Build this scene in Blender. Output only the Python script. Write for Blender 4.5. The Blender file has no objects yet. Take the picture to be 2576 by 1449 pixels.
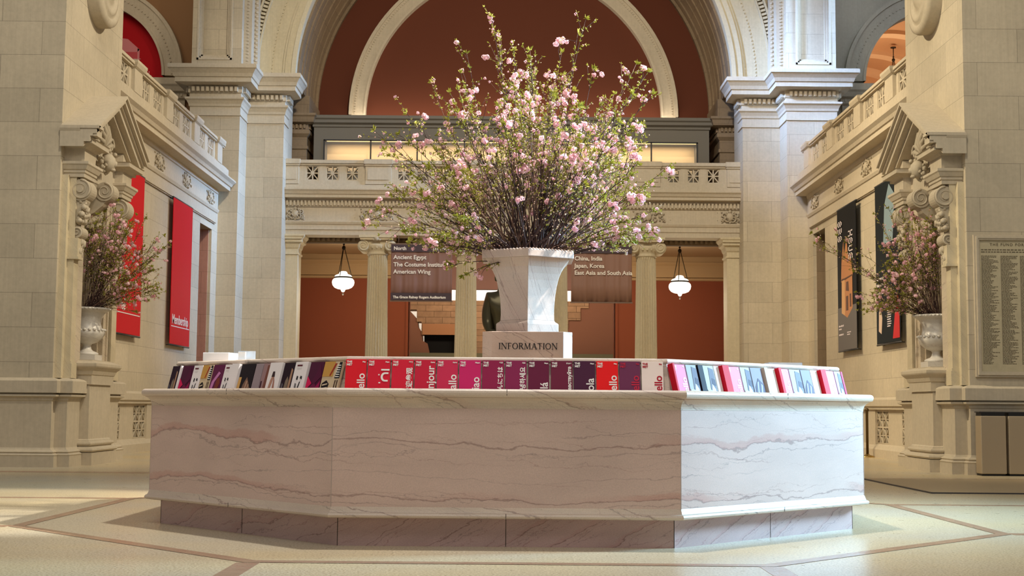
import bpy, bmesh, math, random
from mathutils import Vector, Matrix
PI = math.pi
S = bpy.context.scene
COL = S.collection

# ------------------------------------------------------------------ camera
def setup_camera():
    F, TH, RO = 3400.0, math.atan(298 / 3400.0), math.radians(.47)
    fw = Vector((0, math.cos(TH), math.sin(TH)))
    r0 = Vector((1, 0, 0)); u0 = r0.cross(fw)
    r = math.cos(RO) * r0 + math.sin(RO) * u0
    u = r.cross(fw)
    cam = bpy.data.cameras.new('camera'); o = bpy.data.objects.new('camera', cam)
    COL.objects.link(o)
    m = Matrix((r, u, -fw)).transposed().to_4x4()
    m.translation = Vector((0, 0, 1.0))
    o.matrix_world = m
    cam.sensor_width = 36.0
    cam.lens = F / 2576 * 36.0
    cam.clip_end = 300
    cam.dof.use_dof = True; cam.dof.focus_distance = 12.0; cam.dof.aperture_fstop = 9.0
    S.camera = o
setup_camera()

# ------------------------------------------------------------------ light and exposure
W = bpy.data.worlds.new('world'); S.world = W; W.use_nodes = True
bg = W.node_tree.nodes['Background']
bg.inputs[0].default_value = (1.0, .95, .90, 1); bg.inputs[1].default_value = .20
S.view_settings.view_transform = 'Standard'; S.view_settings.look = 'None'
S.view_settings.exposure = 0.38; S.view_settings.gamma = 1.0
try: S.view_settings.use_curve_mapping = False
except Exception: pass

def light(kind, name, loc, target, energy, color, **k):
    l = bpy.data.lights.new(name, kind); l.energy = energy; l.color = color
    for a, b in k.items(): setattr(l, a, b)
    o = bpy.data.objects.new(name, l); COL.objects.link(o); o.location = loc
    d = Vector(target) - Vector(loc)
    o.rotation_euler = d.to_track_quat('-Z', 'Y').to_euler()
    return o
WARM = (1.0, .86, .66); COOL = (.60, .78, 1.0)
# lamp outside the hall for daylight assumed from the right; no window is built
light('AREA', 'assumed_side_daylight', (13.5, 14.0, 5.6), (1.0, 12.4, 1.4), 375, (.40, .72, 1.0), shape='RECTANGLE', size=2.4, size_y=3.0, spread=math.radians(40))
# wide soft fill added out of view, behind and above the viewer
light('AREA', 'overhead_fill', (-1.0, -1.0, 15.0), (0, 13.0, 1.0), 620, (1, .95, .90), shape='RECTANGLE', size=9, size_y=7)
# spotlights assumed out of view in the central dome
light('SPOT', 'assumed_dome_spotlight', (0.3, 10.9, 13.2), (0, 12.3, 1.0), 4500, (1, .95, .88), spot_size=math.radians(58), spot_blend=1.0, shadow_soft_size=.28)
light('SPOT', 'assumed_bouquet_spotlight', (8.5, 12.0, 12.0), (0.2, 12.6, 4.45), 15000, (1, .97, .90), spot_size=math.radians(19.5), spot_blend=.35, shadow_soft_size=.2)
# warm spotlights assumed high in the hall on piers and niches, then added fills
light('SPOT', 'assumed_hall_spotlight_left', (6.6, 20.5, 13.5), (-7.2, 23.6, 5.4), 5200, (1, .88, .68), spot_size=math.radians(48), spot_blend=.7, shadow_soft_size=.22)
light('SPOT', 'assumed_hall_spotlight_right', (-6.6, 20.5, 13.5), (7.2, 23.6, 5.4), 6800, (1, .86, .62), spot_size=math.radians(48), spot_blend=.7, shadow_soft_size=.22)
light('SPOT', 'pier_fill_left', (-2.0, 11.0, 14.5), (-8.2, 21.0, 5.5), 2000, (1, .90, .74), spot_size=math.radians(40), spot_blend=.9, shadow_soft_size=.5)  # this pair is fill, added to brighten the pier fronts
light('SPOT', 'pier_fill_right', (2.0, 11.0, 14.5), (8.2, 21.0, 5.5), 1900, (1, .88, .68), spot_size=math.radians(40), spot_blend=.9, shadow_soft_size=.5)
light('SPOT', 'side_wall_fill_right', (-4.5, 27.0, 15.5), (7.7, 30.0, 5.5), 5200, (1, .80, .52), spot_size=math.radians(50), spot_blend=.8, shadow_soft_size=.3)  # side wall pair: extra fill added to bring the walls up
light('SPOT', 'side_wall_fill_left', (4.5, 27.0, 15.5), (-7.7, 29.5, 5.0), 1500, (1, .84, .60), spot_size=math.radians(50), spot_blend=.8, shadow_soft_size=.3)
# spotlight added out of view to brighten the end of the hall
light('SPOT', 'added_far_spotlight', (0.5, 21.0, 15.5), (0.0, 36.0, 7.0), 5200, (1, .88, .70), spot_size=math.radians(76), spot_blend=.7, shadow_soft_size=.4)
# cool daylight assumed from both sides on the far end; no windows built
light('AREA', 'assumed_far_daylight', (15.0, 33.4, 13.5), (-7.0, 35.5, 6.5), 300, (.30, .54, 1.0), shape='RECTANGLE', size=3, size_y=3, spread=math.radians(34))
light('AREA', 'assumed_far_daylight_left', (-6.2, 27.5, 16.5), (8.4, 35.0, 9.2), 170, (.30, .50, 1.0), shape='RECTANGLE', size=3, size_y=2, spread=math.radians(20))
# uplight assumed, unseen, on top of the gallery display case
light('AREA', 'assumed_gallery_uplight', (0, 39.3, 9.25), (0, 39.75, 11.0), 75, (1, .86, .70), shape='RECTANGLE', size=9.6, size_y=.15)
light('AREA', 'left_gallery_fill', (-11.0, 33.5, 13.5), (-11.0, 37.5, 10.5), 45, (1, .82, .60), shape='RECTANGLE', size=3, size_y=1)  # added fill for the left gallery wall, not part of the case
light('AREA', 'right_gallery_fill', (10.6, 33.5, 13.5), (10.6, 37.5, 10.5), 55, (.62, .74, 1.0), shape='RECTANGLE', size=3, size_y=1)  # added cool fill so the right gallery wall is less dark
# wide fill added under the portico ceiling to help the pendants
light('AREA', 'portico_fill', (0, 39.6, 5.7), (0, 41.2, 2.0), 250, (1, .82, .62), shape='RECTANGLE', size=11, size_y=.6)

# ------------------------------------------------------------------ helpers
def lin(c):
    return tuple(((v / 255) / 12.92 if v / 255 <= .04045 else ((v / 255 + .055) / 1.055) ** 2.4) for v in c)
MATS = {}
def mat(name, rgb, rough=.6, metal=0.0, emit=None, estr=0, spec=.5, alpha=1, sheen=0, trans=0, twoface=None):
    if name in MATS: return MATS[name]
    m = bpy.data.materials.new(name); m.use_nodes = True
    b = m.node_tree.nodes['Principled BSDF']
    b.inputs['Base Color'].default_value = (*lin(rgb), 1)
    b.inputs['Roughness'].default_value = rough; b.inputs['Metallic'].default_value = metal
    b.inputs['Specular IOR Level'].default_value = spec
    if alpha < 1: b.inputs['Alpha'].default_value = alpha
    if trans: b.inputs['Transmission Weight'].default_value = trans
    if sheen: b.inputs['Sheen Weight'].default_value = sheen
    if emit:
        b.inputs['Emission Color'].default_value = (*lin(emit), 1); b.inputs['Emission Strength'].default_value = estr
    MATS[name] = m
    return m
class NT:
    def __init__(s, m): s.t = m.node_tree; s.n = s.t.nodes; s.l = s.t.links; s.b = s.n['Principled BSDF']
    def new(s, ty, **k):
        n = s.n.new(ty)
        for a, b in k.items(): setattr(n, a, b)
        return n
    def link(s, a, b): s.l.new(a, b)
    def val(s, sock, v):
        if hasattr(v, 'is_output') or isinstance(v, bpy.types.NodeSocket): s.l.new(v, sock)
        else: sock.default_value = v
    def math(s, op, a, b=0.0, c=None):
        n = s.new('ShaderNodeMath', operation=op); s.val(n.inputs[0], a); s.val(n.inputs[1], b)
        if c is not None: s.val(n.inputs[2], c)
        return n.outputs[0]
    def pos(s):
        g = s.new('ShaderNodeNewGeometry'); x = s.new('ShaderNodeSeparateXYZ'); s.link(g.outputs['Position'], x.inputs[0])
        return g.outputs['Position'], x.outputs
    def comb(s, x, y, z):
        c = s.new('ShaderNodeCombineXYZ')
        for i, v in enumerate((x, y, z)): s.val(c.inputs[i], v)
        return c.outputs[0]
    def noise(s, vec, scale, detail=4, rough=.55, dist=0):
        n = s.new('ShaderNodeTexNoise'); s.link(vec, n.inputs['Vector']); n.inputs['Scale'].default_value = scale
        n.inputs['Detail'].default_value = detail; n.inputs['Roughness'].default_value = rough; n.inputs['Distortion'].default_value = dist
        return n.outputs['Fac']
    def ramp(s, fac, stops):
        r = s.new('ShaderNodeValToRGB'); s.link(fac, r.inputs[0]); e = r.color_ramp.elements
        while len(e) < len(stops): e.new(.5)
        for i, (p, c) in enumerate(stops):
            e[i].position = p; e[i].color = (*c, 1) if len(c) == 3 else c
        return r.outputs[0]
    def mix(s, fac, a, b, mode='MIX'):
        n = s.new('ShaderNodeMix', data_type='RGBA', blend_type=mode); s.val(n.inputs[0], fac); s.val(n.inputs[6], a); s.val(n.inputs[7], b)
        return n.outputs[2]
    def bump(s, h, strength, dist=.02):
        n = s.new('ShaderNodeBump'); n.inputs['Strength'].default_value = strength; n.inputs['Distance'].default_value = dist
        s.link(h, n.inputs['Height']); s.link(n.outputs[0], s.b.inputs['Normal'])
def G(v): return (v, v, v)
def limestone(name, rgb, bw=1.3, rh=.545, off=0.0, joints=True, vary=.16, tool=.05):
    m = mat(name, rgb, .75, spec=.3); t = NT(m); P, xyz = t.pos()
    base = (*lin(rgb), 1)
    big = t.noise(P, .55, 5, .6); fine = t.noise(P, 14, 3, .6)
    sv = t.comb(t.math('MULTIPLY', xyz[0], 26), t.math('MULTIPLY', xyz[1], 26), t.math('MULTIPLY', xyz[2], .9))
    streak = t.noise(sv, 1.0, 2, .5)
    k = t.ramp(big, [(.30, G(1 - vary)), (.72, G(1 + vary * .5))])
    c = t.mix(1.0, base, k, 'MULTIPLY')
    k2 = t.ramp(fine, [(.3, G(.94)), (.7, G(1.05))]); c = t.mix(1.0, c, k2, 'MULTIPLY')
    k3 = t.ramp(streak, [(.3, G(1 - tool)), (.7, G(1 + tool * .5))]); c = t.mix(1.0, c, k3, 'MULTIPLY')
    if joints:
        br = t.new('ShaderNodeTexBrick'); br.offset = .5; br.squash = 1
        v = t.comb(t.math('ADD', xyz[0], xyz[1]), t.math('ADD', xyz[2], off), 0.0); t.link(v, br.inputs['Vector'])
        br.inputs['Scale'].default_value = 1; br.inputs['Brick Width'].default_value = bw; br.inputs['Row Height'].default_value = rh
        br.inputs['Mortar Size'].default_value = .0035; br.inputs['Mortar Smooth'].default_value = .1
        br.inputs['Color1'].default_value = (*G(.93), 1); br.inputs['Color2'].default_value = (*G(1.06), 1); br.inputs['Mortar'].default_value = (*G(.52), 1)
        c = t.mix(1.0, c, br.outputs['Color'], 'MULTIPLY')
    t.link(c, t.b.inputs['Base Color'])
    t.bump(t.math('ADD', streak, fine), .12, .01)
    return m
def marble(name, rgb, red=.8, dark=.8, scale=1.0, rough=.35, tilt=0.0, seed=0.0, coat=0.0):
    m = mat(name, rgb, rough, spec=.45); t = NT(m); P, xyz = t.pos()
    base = (*lin(rgb), 1)
    h = t.math('ADD', xyz[0], t.math('MULTIPLY', xyz[1], .3))
    v = t.comb(t.math('MULTIPLY', xyz[0], .38 * scale), t.math('ADD', t.math('MULTIPLY', xyz[1], .38 * scale), seed), t.math('ADD', t.math('MULTIPLY', xyz[2], 1.0 * scale), t.math('MULTIPLY', h, tilt)))
    cloud = t.noise(v, 2.2, 5, .55)
    c = t.mix(1.0, base, t.ramp(cloud, [(.25, G(.84)), (.75, G(1.12))]), 'MULTIPLY')
    grain = t.noise(P, 130, 2, .6); c = t.mix(1.0, c, t.ramp(grain, [(.25, G(.90)), (.75, G(1.08))]), 'MULTIPLY')
    def veins(sc, lo, amp, off, rough=.62):
        """signed distance to a family of wandering, mostly level lines"""
        n = t.new('ShaderNodeTexNoise'); n.inputs['Scale'].default_value = sc; n.inputs['Detail'].default_value = 7; n.inputs['Roughness'].default_value = rough
        vv = t.new('ShaderNodeVectorMath', operation='ADD'); t.link(v, vv.inputs[0]); vv.inputs[1].default_value = (off, off * 1.7, 0); t.link(vv.outputs[0], n.inputs['Vector'])
        zz = t.math('ADD', t.math('MULTIPLY', n.outputs['Fac'], amp), t.math('ADD', xyz[2], t.math('MULTIPLY', h, tilt)))
        fr = t.math('FRACT', t.math('MULTIPLY', zz, lo)); return t.math('SUBTRACT', fr, .5)
    s1 = veins(1.7, 2.6 * scale, .42, 3.1); band = t.ramp(s1, [(0.0, G(0)), (.01, G(1)), (.11, G(.75)), (.14, G(0))])
    mask = t.ramp(t.noise(v, 1.5, 2, .5), [(.42, G(0)), (.55, G(1))])
    c = t.mix(t.math('MULTIPLY', t.math('MULTIPLY', band, mask), .42 * red), c, (*lin((172, 92, 74)), 1))
    for (sc, lo, amp, off, w_, st, col, th) in ((1.7, 2.6, .42, 3.1, .014, .60, (96, 56, 50), None), (1.7, 2.6, .52, 3.1, .010, .45, (78, 62, 62), .40), (2.3, 4.4, .36, 9.4, .014, .42, (120, 66, 56), .46), (1.3, 3.3, .5, 15.7, .009, .45, (74, 62, 64), .48), (2.9, 5.6, .45, 21.3, .012, .40, (120, 70, 60), .44), (2.0, 3.9, .60, 27.9, .009, .42, (66, 56, 60), .46)):
        d_ = t.math('ABSOLUTE', veins(sc, lo * scale, amp, off)); ln = t.ramp(d_, [(0, G(1)), (w_ * .5, G(.8)), (w_ * 1.6, G(0))])
        f_ = t.math('MULTIPLY', ln, st * dark)
        if th: f_ = t.math('MULTIPLY', f_, t.ramp(t.noise(v, 1.9 + off * .03, 2, .5), [(th, G(0)), (th + .12, G(1))]))
        c = t.mix(f_, c, (*lin(col), 1))
    t.link(c, t.b.inputs['Base Color'])
    return m

def wl(o):
    v = Vector((0, 0, 0))
    while o is not None: v += Vector(o.location); o = o.parent
    return v
class MB:
    """Collects shapes; build() links them as one mesh object."""
    def __init__(s, mir=False): s.v = []; s.f = []; s.mi = []; s.sm = []; s.mir = mir; s.cur = 0; s.smooth = False
    def add(s, vs, fs):
        b = len(s.v); s.v.extend([tuple(p) for p in vs]); s.f.extend([tuple(b + i for i in f) for f in fs])
        s.mi.extend([s.cur] * len(fs)); s.sm.extend([s.smooth] * len(fs)); return s
    def box(s, x0, x1, y0, y1, z0, z1):
        x0, x1 = sorted((x0, x1)); y0, y1 = sorted((y0, y1)); z0, z1 = sorted((z0, z1))
        return s.add([(x0, y0, z0), (x1, y0, z0), (x1, y1, z0), (x0, y1, z0), (x0, y0, z1), (x1, y0, z1), (x1, y1, z1), (x0, y1, z1)],
                     [(0, 3, 2, 1), (4, 5, 6, 7), (0, 1, 5, 4), (1, 2, 6, 5), (2, 3, 7, 6), (3, 0, 4, 7)])
    def boxm(s, c, r, u, n, w, h, d):
        """box centred at c with axes r, u, n"""
        c, r, u, n = Vector(c), Vector(r), Vector(u), Vector(n); V = []
        for k in (-.5, .5):
            for j in (-.5, .5):
                for i in (-.5, .5): V.append(c + r * w * i + u * h * j + n * d * k)
        return s.add(V, [(0, 2, 3, 1), (4, 5, 7, 6), (0, 1, 5, 4), (1, 3, 7, 5), (3, 2, 6, 7), (2, 0, 4, 6)])
    def prism(s, pts, vec):
        n = len(pts); vec = Vector(vec); A = [Vector(p) for p in pts]
        return s.add(A + [p + vec for p in A], [tuple(range(n))[::-1], tuple(range(n, 2 * n))] + [(i, (i + 1) % n, n + (i + 1) % n, n + i) for i in range(n)])
    def wrap(s, path, prof, closed=False, cap=True):
        """sweep an (outset, z) profile along a plan path, mitred; outward is on the right of travel"""
        n = len(path); P = [Vector(p) for p in path]; mit = []
        for i in range(n):
            a = P[i] - P[i - 1] if (i > 0 or closed) else None
            b = P[(i + 1) % n] - P[i] if (i < n - 1 or closed) else None
            na = Vector((a.y, -a.x)).normalized() if a is not None else None
            nb = Vector((b.y, -b.x)).normalized() if b is not None else None
            if na is None: mit.append(nb)
            elif nb is None: mit.append(na)
            else:
                m = (na + nb); m = m / max(m.dot(na), .2) if m.length > 1e-6 else na; mit.append(m)
        V = [(P[i].x + mit[i].x * (o + .004), P[i].y + mit[i].y * (o + .004), z) for i in range(n) for (o, z) in prof]
        k = len(prof); Fs = []
        for i in range(n if closed else n - 1):
            j = (i + 1) % n
            for q in range(k - 1): Fs.append((i * k + q, j * k + q, j * k + q + 1, i * k + q + 1))
        s.add(V, Fs)
        return s
    def dentils(s, path, out, z0, z1, w=.07, gap=.05, depth=.08, closed=False):
        P = [Vector(p) for p in path]; n = len(P)
        for i in range(n if closed else n - 1):
            a, b = P[i], P[(i + 1) % n]; d = b - a; L = d.length; d.normalize(); nn = Vector((d.y, -d.x))
            k = int((L + 2 * out * .0) / (w + gap))
            if k < 1: continue
            st = (L - (k * (w + gap) - gap)) / 2
            for q in range(k):
                c = a + d * (st + q * (w + gap) + w / 2) + nn * (out + depth / 2)
                s.boxm((c.x, c.y, (z0 + z1) / 2), (d.x, d.y, 0), (0, 0, 1), (nn.x, nn.y, 0), w, z1 - z0, depth)
        return s
    def lathe(s, prof, c=(0, 0, 0), seg=32, rot=0, smooth=True, mod=None):
        sm = s.smooth; s.smooth = smooth; V = []; k = len(prof)
        for i in range(seg):
            a = 2 * PI * i / seg + rot
            for r, z in prof:
                rr = mod(r, z, a) if mod else r
                V.append((c[0] + rr * math.cos(a), c[1] + rr * math.sin(a), c[2] + z))
        Fs = [(i * k + q, ((i + 1) % seg) * k + q, ((i + 1) % seg) * k + q + 1, i * k + q + 1) for i in range(seg) for q in range(k - 1)]
        s.add(V, Fs); b = len(s.v) - len(V)
        s.smooth = False
        if prof[0][0] > 1e-4: s.v, s.f = s.v, s.f + [tuple(b + i * k for i in range(seg))[::-1]]; s.mi.append(s.cur); s.sm.append(False)
        if prof[-1][0] > 1e-4: s.f.append(tuple(b + i * k + k - 1 for i in range(seg))); s.mi.append(s.cur); s.sm.append(False)
        s.smooth = sm; return s
    def tube(s, pts, rad, sides=6, smooth=True, cap=True):
        P = [Vector(p) for p in pts]; n = len(P); R = rad if hasattr(rad, '__len__') else [rad] * n
        V = []; up = Vector((.13, .37, .92)).normalized()
        t0 = (P[1] - P[0]).normalized(); a = t0.cross(up)
        if a.length < 1e-3: a = t0.cross(Vector((1, 0, 0)))
        a.normalize()
        for i in range(n):
            t = (P[min(i + 1, n - 1)] - P[max(i - 1, 0)])
            if t.length < 1e-9: t = t0
            t.normalize(); a = (a - t * a.dot(t)); a.normalize(); b = t.cross(a)
            for k in range(sides):
                g = 2 * PI * k / sides; V.append(P[i] + (a * math.cos(g) + b * math.sin(g)) * R[i])
        Fs = [(i * sides + k, i * sides + (k + 1) % sides, (i + 1) * sides + (k + 1) % sides, (i + 1) * sides + k) for i in range(n - 1) for k in range(sides)]
        if cap: Fs += [tuple(range(sides))[::-1], tuple(range((n - 1) * sides, n * sides))]
        sm = s.smooth; s.smooth = smooth; s.add(V, Fs); s.smooth = sm; return s
    def ball(s, c, r, sub=2, sc=(1, 1, 1), jit=0, rnd=None):
        ico = ICO[sub]; c = Vector(c); V = []
        for p in ico[0]:
            k = 1 + (rnd.uniform(-jit, jit) if rnd else 0)
            V.append((c.x + p[0] * r * sc[0] * k, c.y + p[1] * r * sc[1] * k, c.z + p[2] * r * sc[2] * k))
        sm = s.smooth; s.smooth = True; s.add(V, ico[1]); s.smooth = sm; return s
    def ring(s, cx, cz, y0, y1, r0, r1, n=72, a0=0., a1=180.):
        """box-section arch lying in the XZ plane"""
        V = []; Fs = []
        for i in range(n + 1):
            a = math.radians(a0 + (a1 - a0) * i / n); c, q = math.cos(a), math.sin(a)
            V += [(cx + r0 * c, y0, cz + r0 * q), (cx + r1 * c, y0, cz + r1 * q), (cx + r1 * c, y1, cz + r1 * q), (cx + r0 * c, y1, cz + r0 * q)]
        for i in range(n):
            b = i * 4; e = b + 4
            for k in range(4): Fs.append((b + k, b + (k + 1) % 4, e + (k + 1) % 4, e + k))
        Fs += [(0, 1, 2, 3), (n * 4 + 3, n * 4 + 2, n * 4 + 1, n * 4)]
        return s.add(V, Fs)
    def archwall(s, cx, cz, R, y0, y1, x0, x1, zb, zt, n=48):
        V = []; Fs = []
        for i in range(n + 1):
            a = PI * i / n; c, q = math.cos(a), math.sin(a)
            k = 1e9
            if c > 1e-6: k = min(k, (x1 - cx) / c)
            if c < -1e-6: k = min(k, (x0 - cx) / c)
            if q > 1e-6: k = min(k, (zt - cz) / q)
            for y in (y0, y1): V += [(cx + R * c, y, cz + R * q), (cx + k * c, y, cz + k * q)]
        for i in range(n):
            b = i * 4; e = b + 4
            Fs += [(b, b + 1, e + 1, e), (b + 2, e + 2, e + 3, b + 3), (b, e, e + 2, b + 2)]
        s.add(V, Fs)
        # corners left open by the ray projection
        for xx in (x0, x1):
            ang = math.atan2(zt - cz, xx - cx)
            i = int(ang / PI * n); ps = []
            for j in (i, i + 1):
                a = PI * j / n; c, q = math.cos(a), math.sin(a); k = 1e9
                if c > 1e-6: k = min(k, (x1 - cx) / c)
                if c < -1e-6: k = min(k, (x0 - cx) / c)
                if q > 1e-6: k = min(k, (zt - cz) / q)
                ps.append((cx + k * c, cz + k * q))
            s.prism([(ps[0][0], y0, ps[0][1]), (xx, y0, zt), (ps[1][0], y0, ps[1][1])], (0, y1 - y0, 0))
        if cx - R > x0: s.box(x0, cx - R, y0, y1, zb, cz)
        if cx + R < x1: s.box(cx + R, x1, y0, y1, zb, cz)
        return s
    def build(s, name, m, parent=None, origin=None, recalc=True, bevel=0):
        V = [(-x, y, z) for x, y, z in s.v] if s.mir else s.v
        o0 = Vector(origin) if origin is not None else Vector((0, 0, 0))
        if origin is not None: V = [(x - o0.x, y - o0.y, z - o0.z) for x, y, z in V]
        me = bpy.data.meshes.new(name); me.from_pydata(V, [], s.f)
        for q in (m if isinstance(m, (list, tuple)) else [m]): me.materials.append(q)
        me.polygons.foreach_set('material_index', s.mi); me.polygons.foreach_set('use_smooth', s.sm)
        if recalc:
            b = bmesh.new(); b.from_mesh(me); bmesh.ops.recalc_face_normals(b, faces=b.faces); b.to_mesh(me); b.free()
        me.update()
        o = bpy.data.objects.new(name, me); COL.objects.link(o)
        if origin is not None: o.location = o0
        if parent is not None:
            o.parent = parent
            o.location = o0 - wl(parent)
        if bevel:
            bv = o.modifiers.new('bevel', 'BEVEL'); bv.width = bevel; bv.segments = 2; bv.limit_method = 'ANGLE'
        return o
def make_ico():
    out = {}
    for k in (1, 2, 3):
        b = bmesh.new(); bmesh.ops.create_icosphere(b, subdivisions=k, radius=1)
        out[k] = ([tuple(v.co) for v in b.verts], [tuple(v.index for v in f.verts) for f in b.faces]); b.free()
    return out
ICO = make_ico()
def tag(o, label=None, cat=None, group=None, kind=None):
    if label: o['label'] = label
    if cat: o['category'] = cat
    if group: o['group'] = group
    if kind: o['kind'] = kind
    return o
def thing(name, loc, label, cat, group=None):
    o = bpy.data.objects.new(name, None); COL.objects.link(o); o.location = loc; o.empty_display_size = .1
    return tag(o, label, cat, group)
def struct(o): o['kind'] = 'structure'; return o
SHEAR = 0
def text(name, s, size, org, r, u, m, parent=None, depth=.002, align='LEFT', space=1.0, bold=0.0):
    """lettering as a mesh in the plane through org spanned by r (reading direction) and u (up)"""
    cu = bpy.data.curves.new('t', 'FONT'); cu.body = s; cu.size = size; cu.extrude = depth / 2; cu.align_x = align
    cu.space_character = space; cu.offset = bold; cu.resolution_u = 3
    tmp = bpy.data.objects.new('t', cu)
    me = bpy.data.meshes.new_from_object(tmp); bpy.data.objects.remove(tmp); bpy.data.curves.remove(cu)
    r, u = Vector(r).normalized(), Vector(u).normalized(); n = r.cross(u)
    M = Matrix((r, u, n)).transposed().to_4x4(); M.translation = Vector(org)
    me.transform(M); me.name = name; me.materials.clear(); me.materials.append(m)
    o = bpy.data.objects.new(name, me); COL.objects.link(o)
    if parent is not None:
        o.parent = parent; o.location = -wl(parent)
    return o
def spiral(mb, c, ax, R, turns, w, depth, sgn=1, start=0.0, steps=40):
    """volute: ridge spiralling in; ax = axis of the scroll ('x' or 'y')"""
    pts = []; rr = []
    for i in range(steps + 1):
        t = i / steps; a = start + sgn * t * turns * 2 * PI; r = R * (1 - .86 * t)
        p, q = r * math.cos(a), r * math.sin(a)
        pts.append((c[0] + p, c[1], c[2] + q) if ax == 'y' else (c[0], c[1] + p, c[2] + q)); rr.append(w * (1 - .5 * t))
    mb.tube(pts, rr, 6)
def disc(mb, c, ax, R, t, n=28):
    pts = []
    for i in range(n):
        a = 2 * PI * i / n; p, q = R * math.cos(a), R * math.sin(a)
        pts.append((c[0] + p, c[1] - t / 2, c[2] + q) if ax == 'y' else (c[0] - t / 2, c[1] + p, c[2] + q))
    mb.prism(pts, (0, t, 0) if ax == 'y' else (t, 0, 0))
def star(mb, c, ax, w, h, d, border=.07, spoke=.085):
    """pierced panel: a frame, eight spokes and a rosette; ax = axis it faces"""
    n = Vector((0, -1, 0)) if ax == 'y' else Vector((1, 0, 0)); r = Vector((1, 0, 0)) if ax == 'y' else Vector((0, 1, 0)); u = Vector((0, 0, 1)); c = Vector(c)
    b = border
    mb.boxm(c + u * (h / 2 - b / 2), r, u, n, w, b, d); mb.boxm(c - u * (h / 2 - b / 2), r, u, n, w, b, d)
    mb.boxm(c + r * (w / 2 - b / 2), r, u, n, b, h - 2 * b, d); mb.boxm(c - r * (w / 2 - b / 2), r, u, n, b, h - 2 * b, d)
    iw, ih = w - 2 * b, h - 2 * b; sp = min(w, h) * spoke
    mb.boxm(c, r, u, n, iw, sp, d); mb.boxm(c, r, u, n, sp, ih, d * .98)
    L = math.hypot(iw, ih); di = Vector((0, 0, 0))
    for sgn in (1, -1):
        di = (r * iw + u * ih * sgn).normalized(); mb.boxm(c, di, n.cross(di), n, L, sp, d * .96)
    rad = min(w, h) * spoke * 1.5; disc(mb, c, ax if ax == 'y' else 'x', rad, d * 1.05, 14)
def relief(mb, c, ax, w, h, rnd, depth=.06, dens=1.0):
    """carved cartouche: shield, scrolls and leaves standing out from the face; ax 'y' faces -Y, ax 'x' faces +X"""
    def P(a, b, k=0.0):
        return (c[0] + a, c[1] - k, c[2] + b) if ax == 'y' else (c[0] + k, c[1] + a, c[2] + b)
    sc = (1, .55, 1.25) if ax == 'y' else (.55, 1, 1.25)
    mb.ball(P(0, 0, depth * .4), h * .26, 2, sc)
    sc2 = (1, .45, 1) if ax == 'y' else (.45, 1, 1)
    mb.ball(P(0, h * .40, depth * .4), h * .13, 1, sc2); mb.ball(P(0, -h * .38, depth * .3), h * .12, 1, sc2)
    for sg in (-1, 1):
        for (fx, fz, R, tw) in ((.33, -.14, .26, 1), (.62, .10, .22, -1), (.40, .28, .13, 1), (.82, -.22, .13, -1)):
            a0 = PI * (1 if sg > 0 else 0) + (.5 if tw > 0 else -.5)
            pts = []; rr = []
            for i in range(15):
                t = i / 14; a = a0 + sg * tw * t * 2.2 * PI; r = h * R * (1 - .8 * t)
                pts.append(P(sg * fx * w / 2 + r * math.cos(a), fz * h + r * math.sin(a), depth * (.35 + .4 * t))); rr.append(h * .055 * (1 - .4 * t))
            mb.tube(pts, rr, 5)
        for i in range(int(7 * dens)):
            mb.ball(P(sg * rnd.uniform(.15, .95) * w / 2, rnd.uniform(-.42, .42) * h, depth * .3), h * rnd.uniform(.05, .09), 1, (1, .7, 1), .1, rnd)
# ------------------------------------------------------------------ materials of the place
LS = limestone('limestone', (194, 181, 156)); LP = limestone('limestone_plain', (194, 181, 157), joints=False, vary=.10)
LC = limestone('limestone_carved', (186, 173, 149), joints=False, vary=.12, tool=.04)
LD = limestone('limestone_shaded', (138, 118, 92), bw=.9, rh=.5)  # darker copy of the limestone, shade of the recesses put into its colour
LG = limestone('limestone_grey', (158, 148, 128), joints=False)
PK = limestone('reveal_red_bounce', (176, 128, 112), bw=1.2, rh=.545)  # pink of reflected red light, put into the stone colour
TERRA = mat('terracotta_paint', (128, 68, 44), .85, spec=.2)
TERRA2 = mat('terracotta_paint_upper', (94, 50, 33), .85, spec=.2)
BROWNP = mat('brown_plaster', (140, 106, 74), .85, spec=.2)
BLACK = mat('shade_black', (14, 12, 11), .9)  # black standing in for the shade inside openings
VM = marble('veined_marble', (205, 190, 165), .2, .9, 2.0, .4, .9, 5.0)
NAVY = mat('grey_paint', (104, 98, 86), .6)

# ------------------------------------------------------------------ floor
def floor_mat():
    m = mat('terrazzo', (203, 190, 162), .22, spec=.45); t = NT(m); P, xyz = t.pos()
    c = (*lin((203, 190, 162)), 1)
    c = t.mix(1.0, c, t.ramp(t.noise(P, 62, 2, .7), [(.34, (.50, .46, .40)), (.44, (.88, .85, .78)), (.56, (1.05, 1.05, 1.05)), (.68, (1.30, 1.32, 1.36))]), 'MULTIPLY')
    c = t.mix(1.0, c, t.ramp(t.noise(P, .45, 3, .5), [(.35, (.90, .93, 1.0)), (.65, (1.04, .98, .84))]), 'MULTIPLY')
    sp = t.noise(P, 38, 2, .5); c = t.mix(t.ramp(sp, [(.66, G(0)), (.72, G(.5))]), c, (*lin((150, 110, 80)), 1))
    t.link(c, t.b.inputs['Base Color'])
    r = t.ramp(t.noise(P, 6, 3, .6), [(.3, G(.27)), (.7, G(.33))]); t.link(r, t.b.inputs['Roughness'])
    return m
TZ = floor_mat()
m = MB(); m.box(-16, 16, -6, 60, -.2, 0); struct(m.build('floor', TZ))
STRIP = marble('strip_marble', (168, 138, 112), .7, .9, 5.0, .25)
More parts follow.
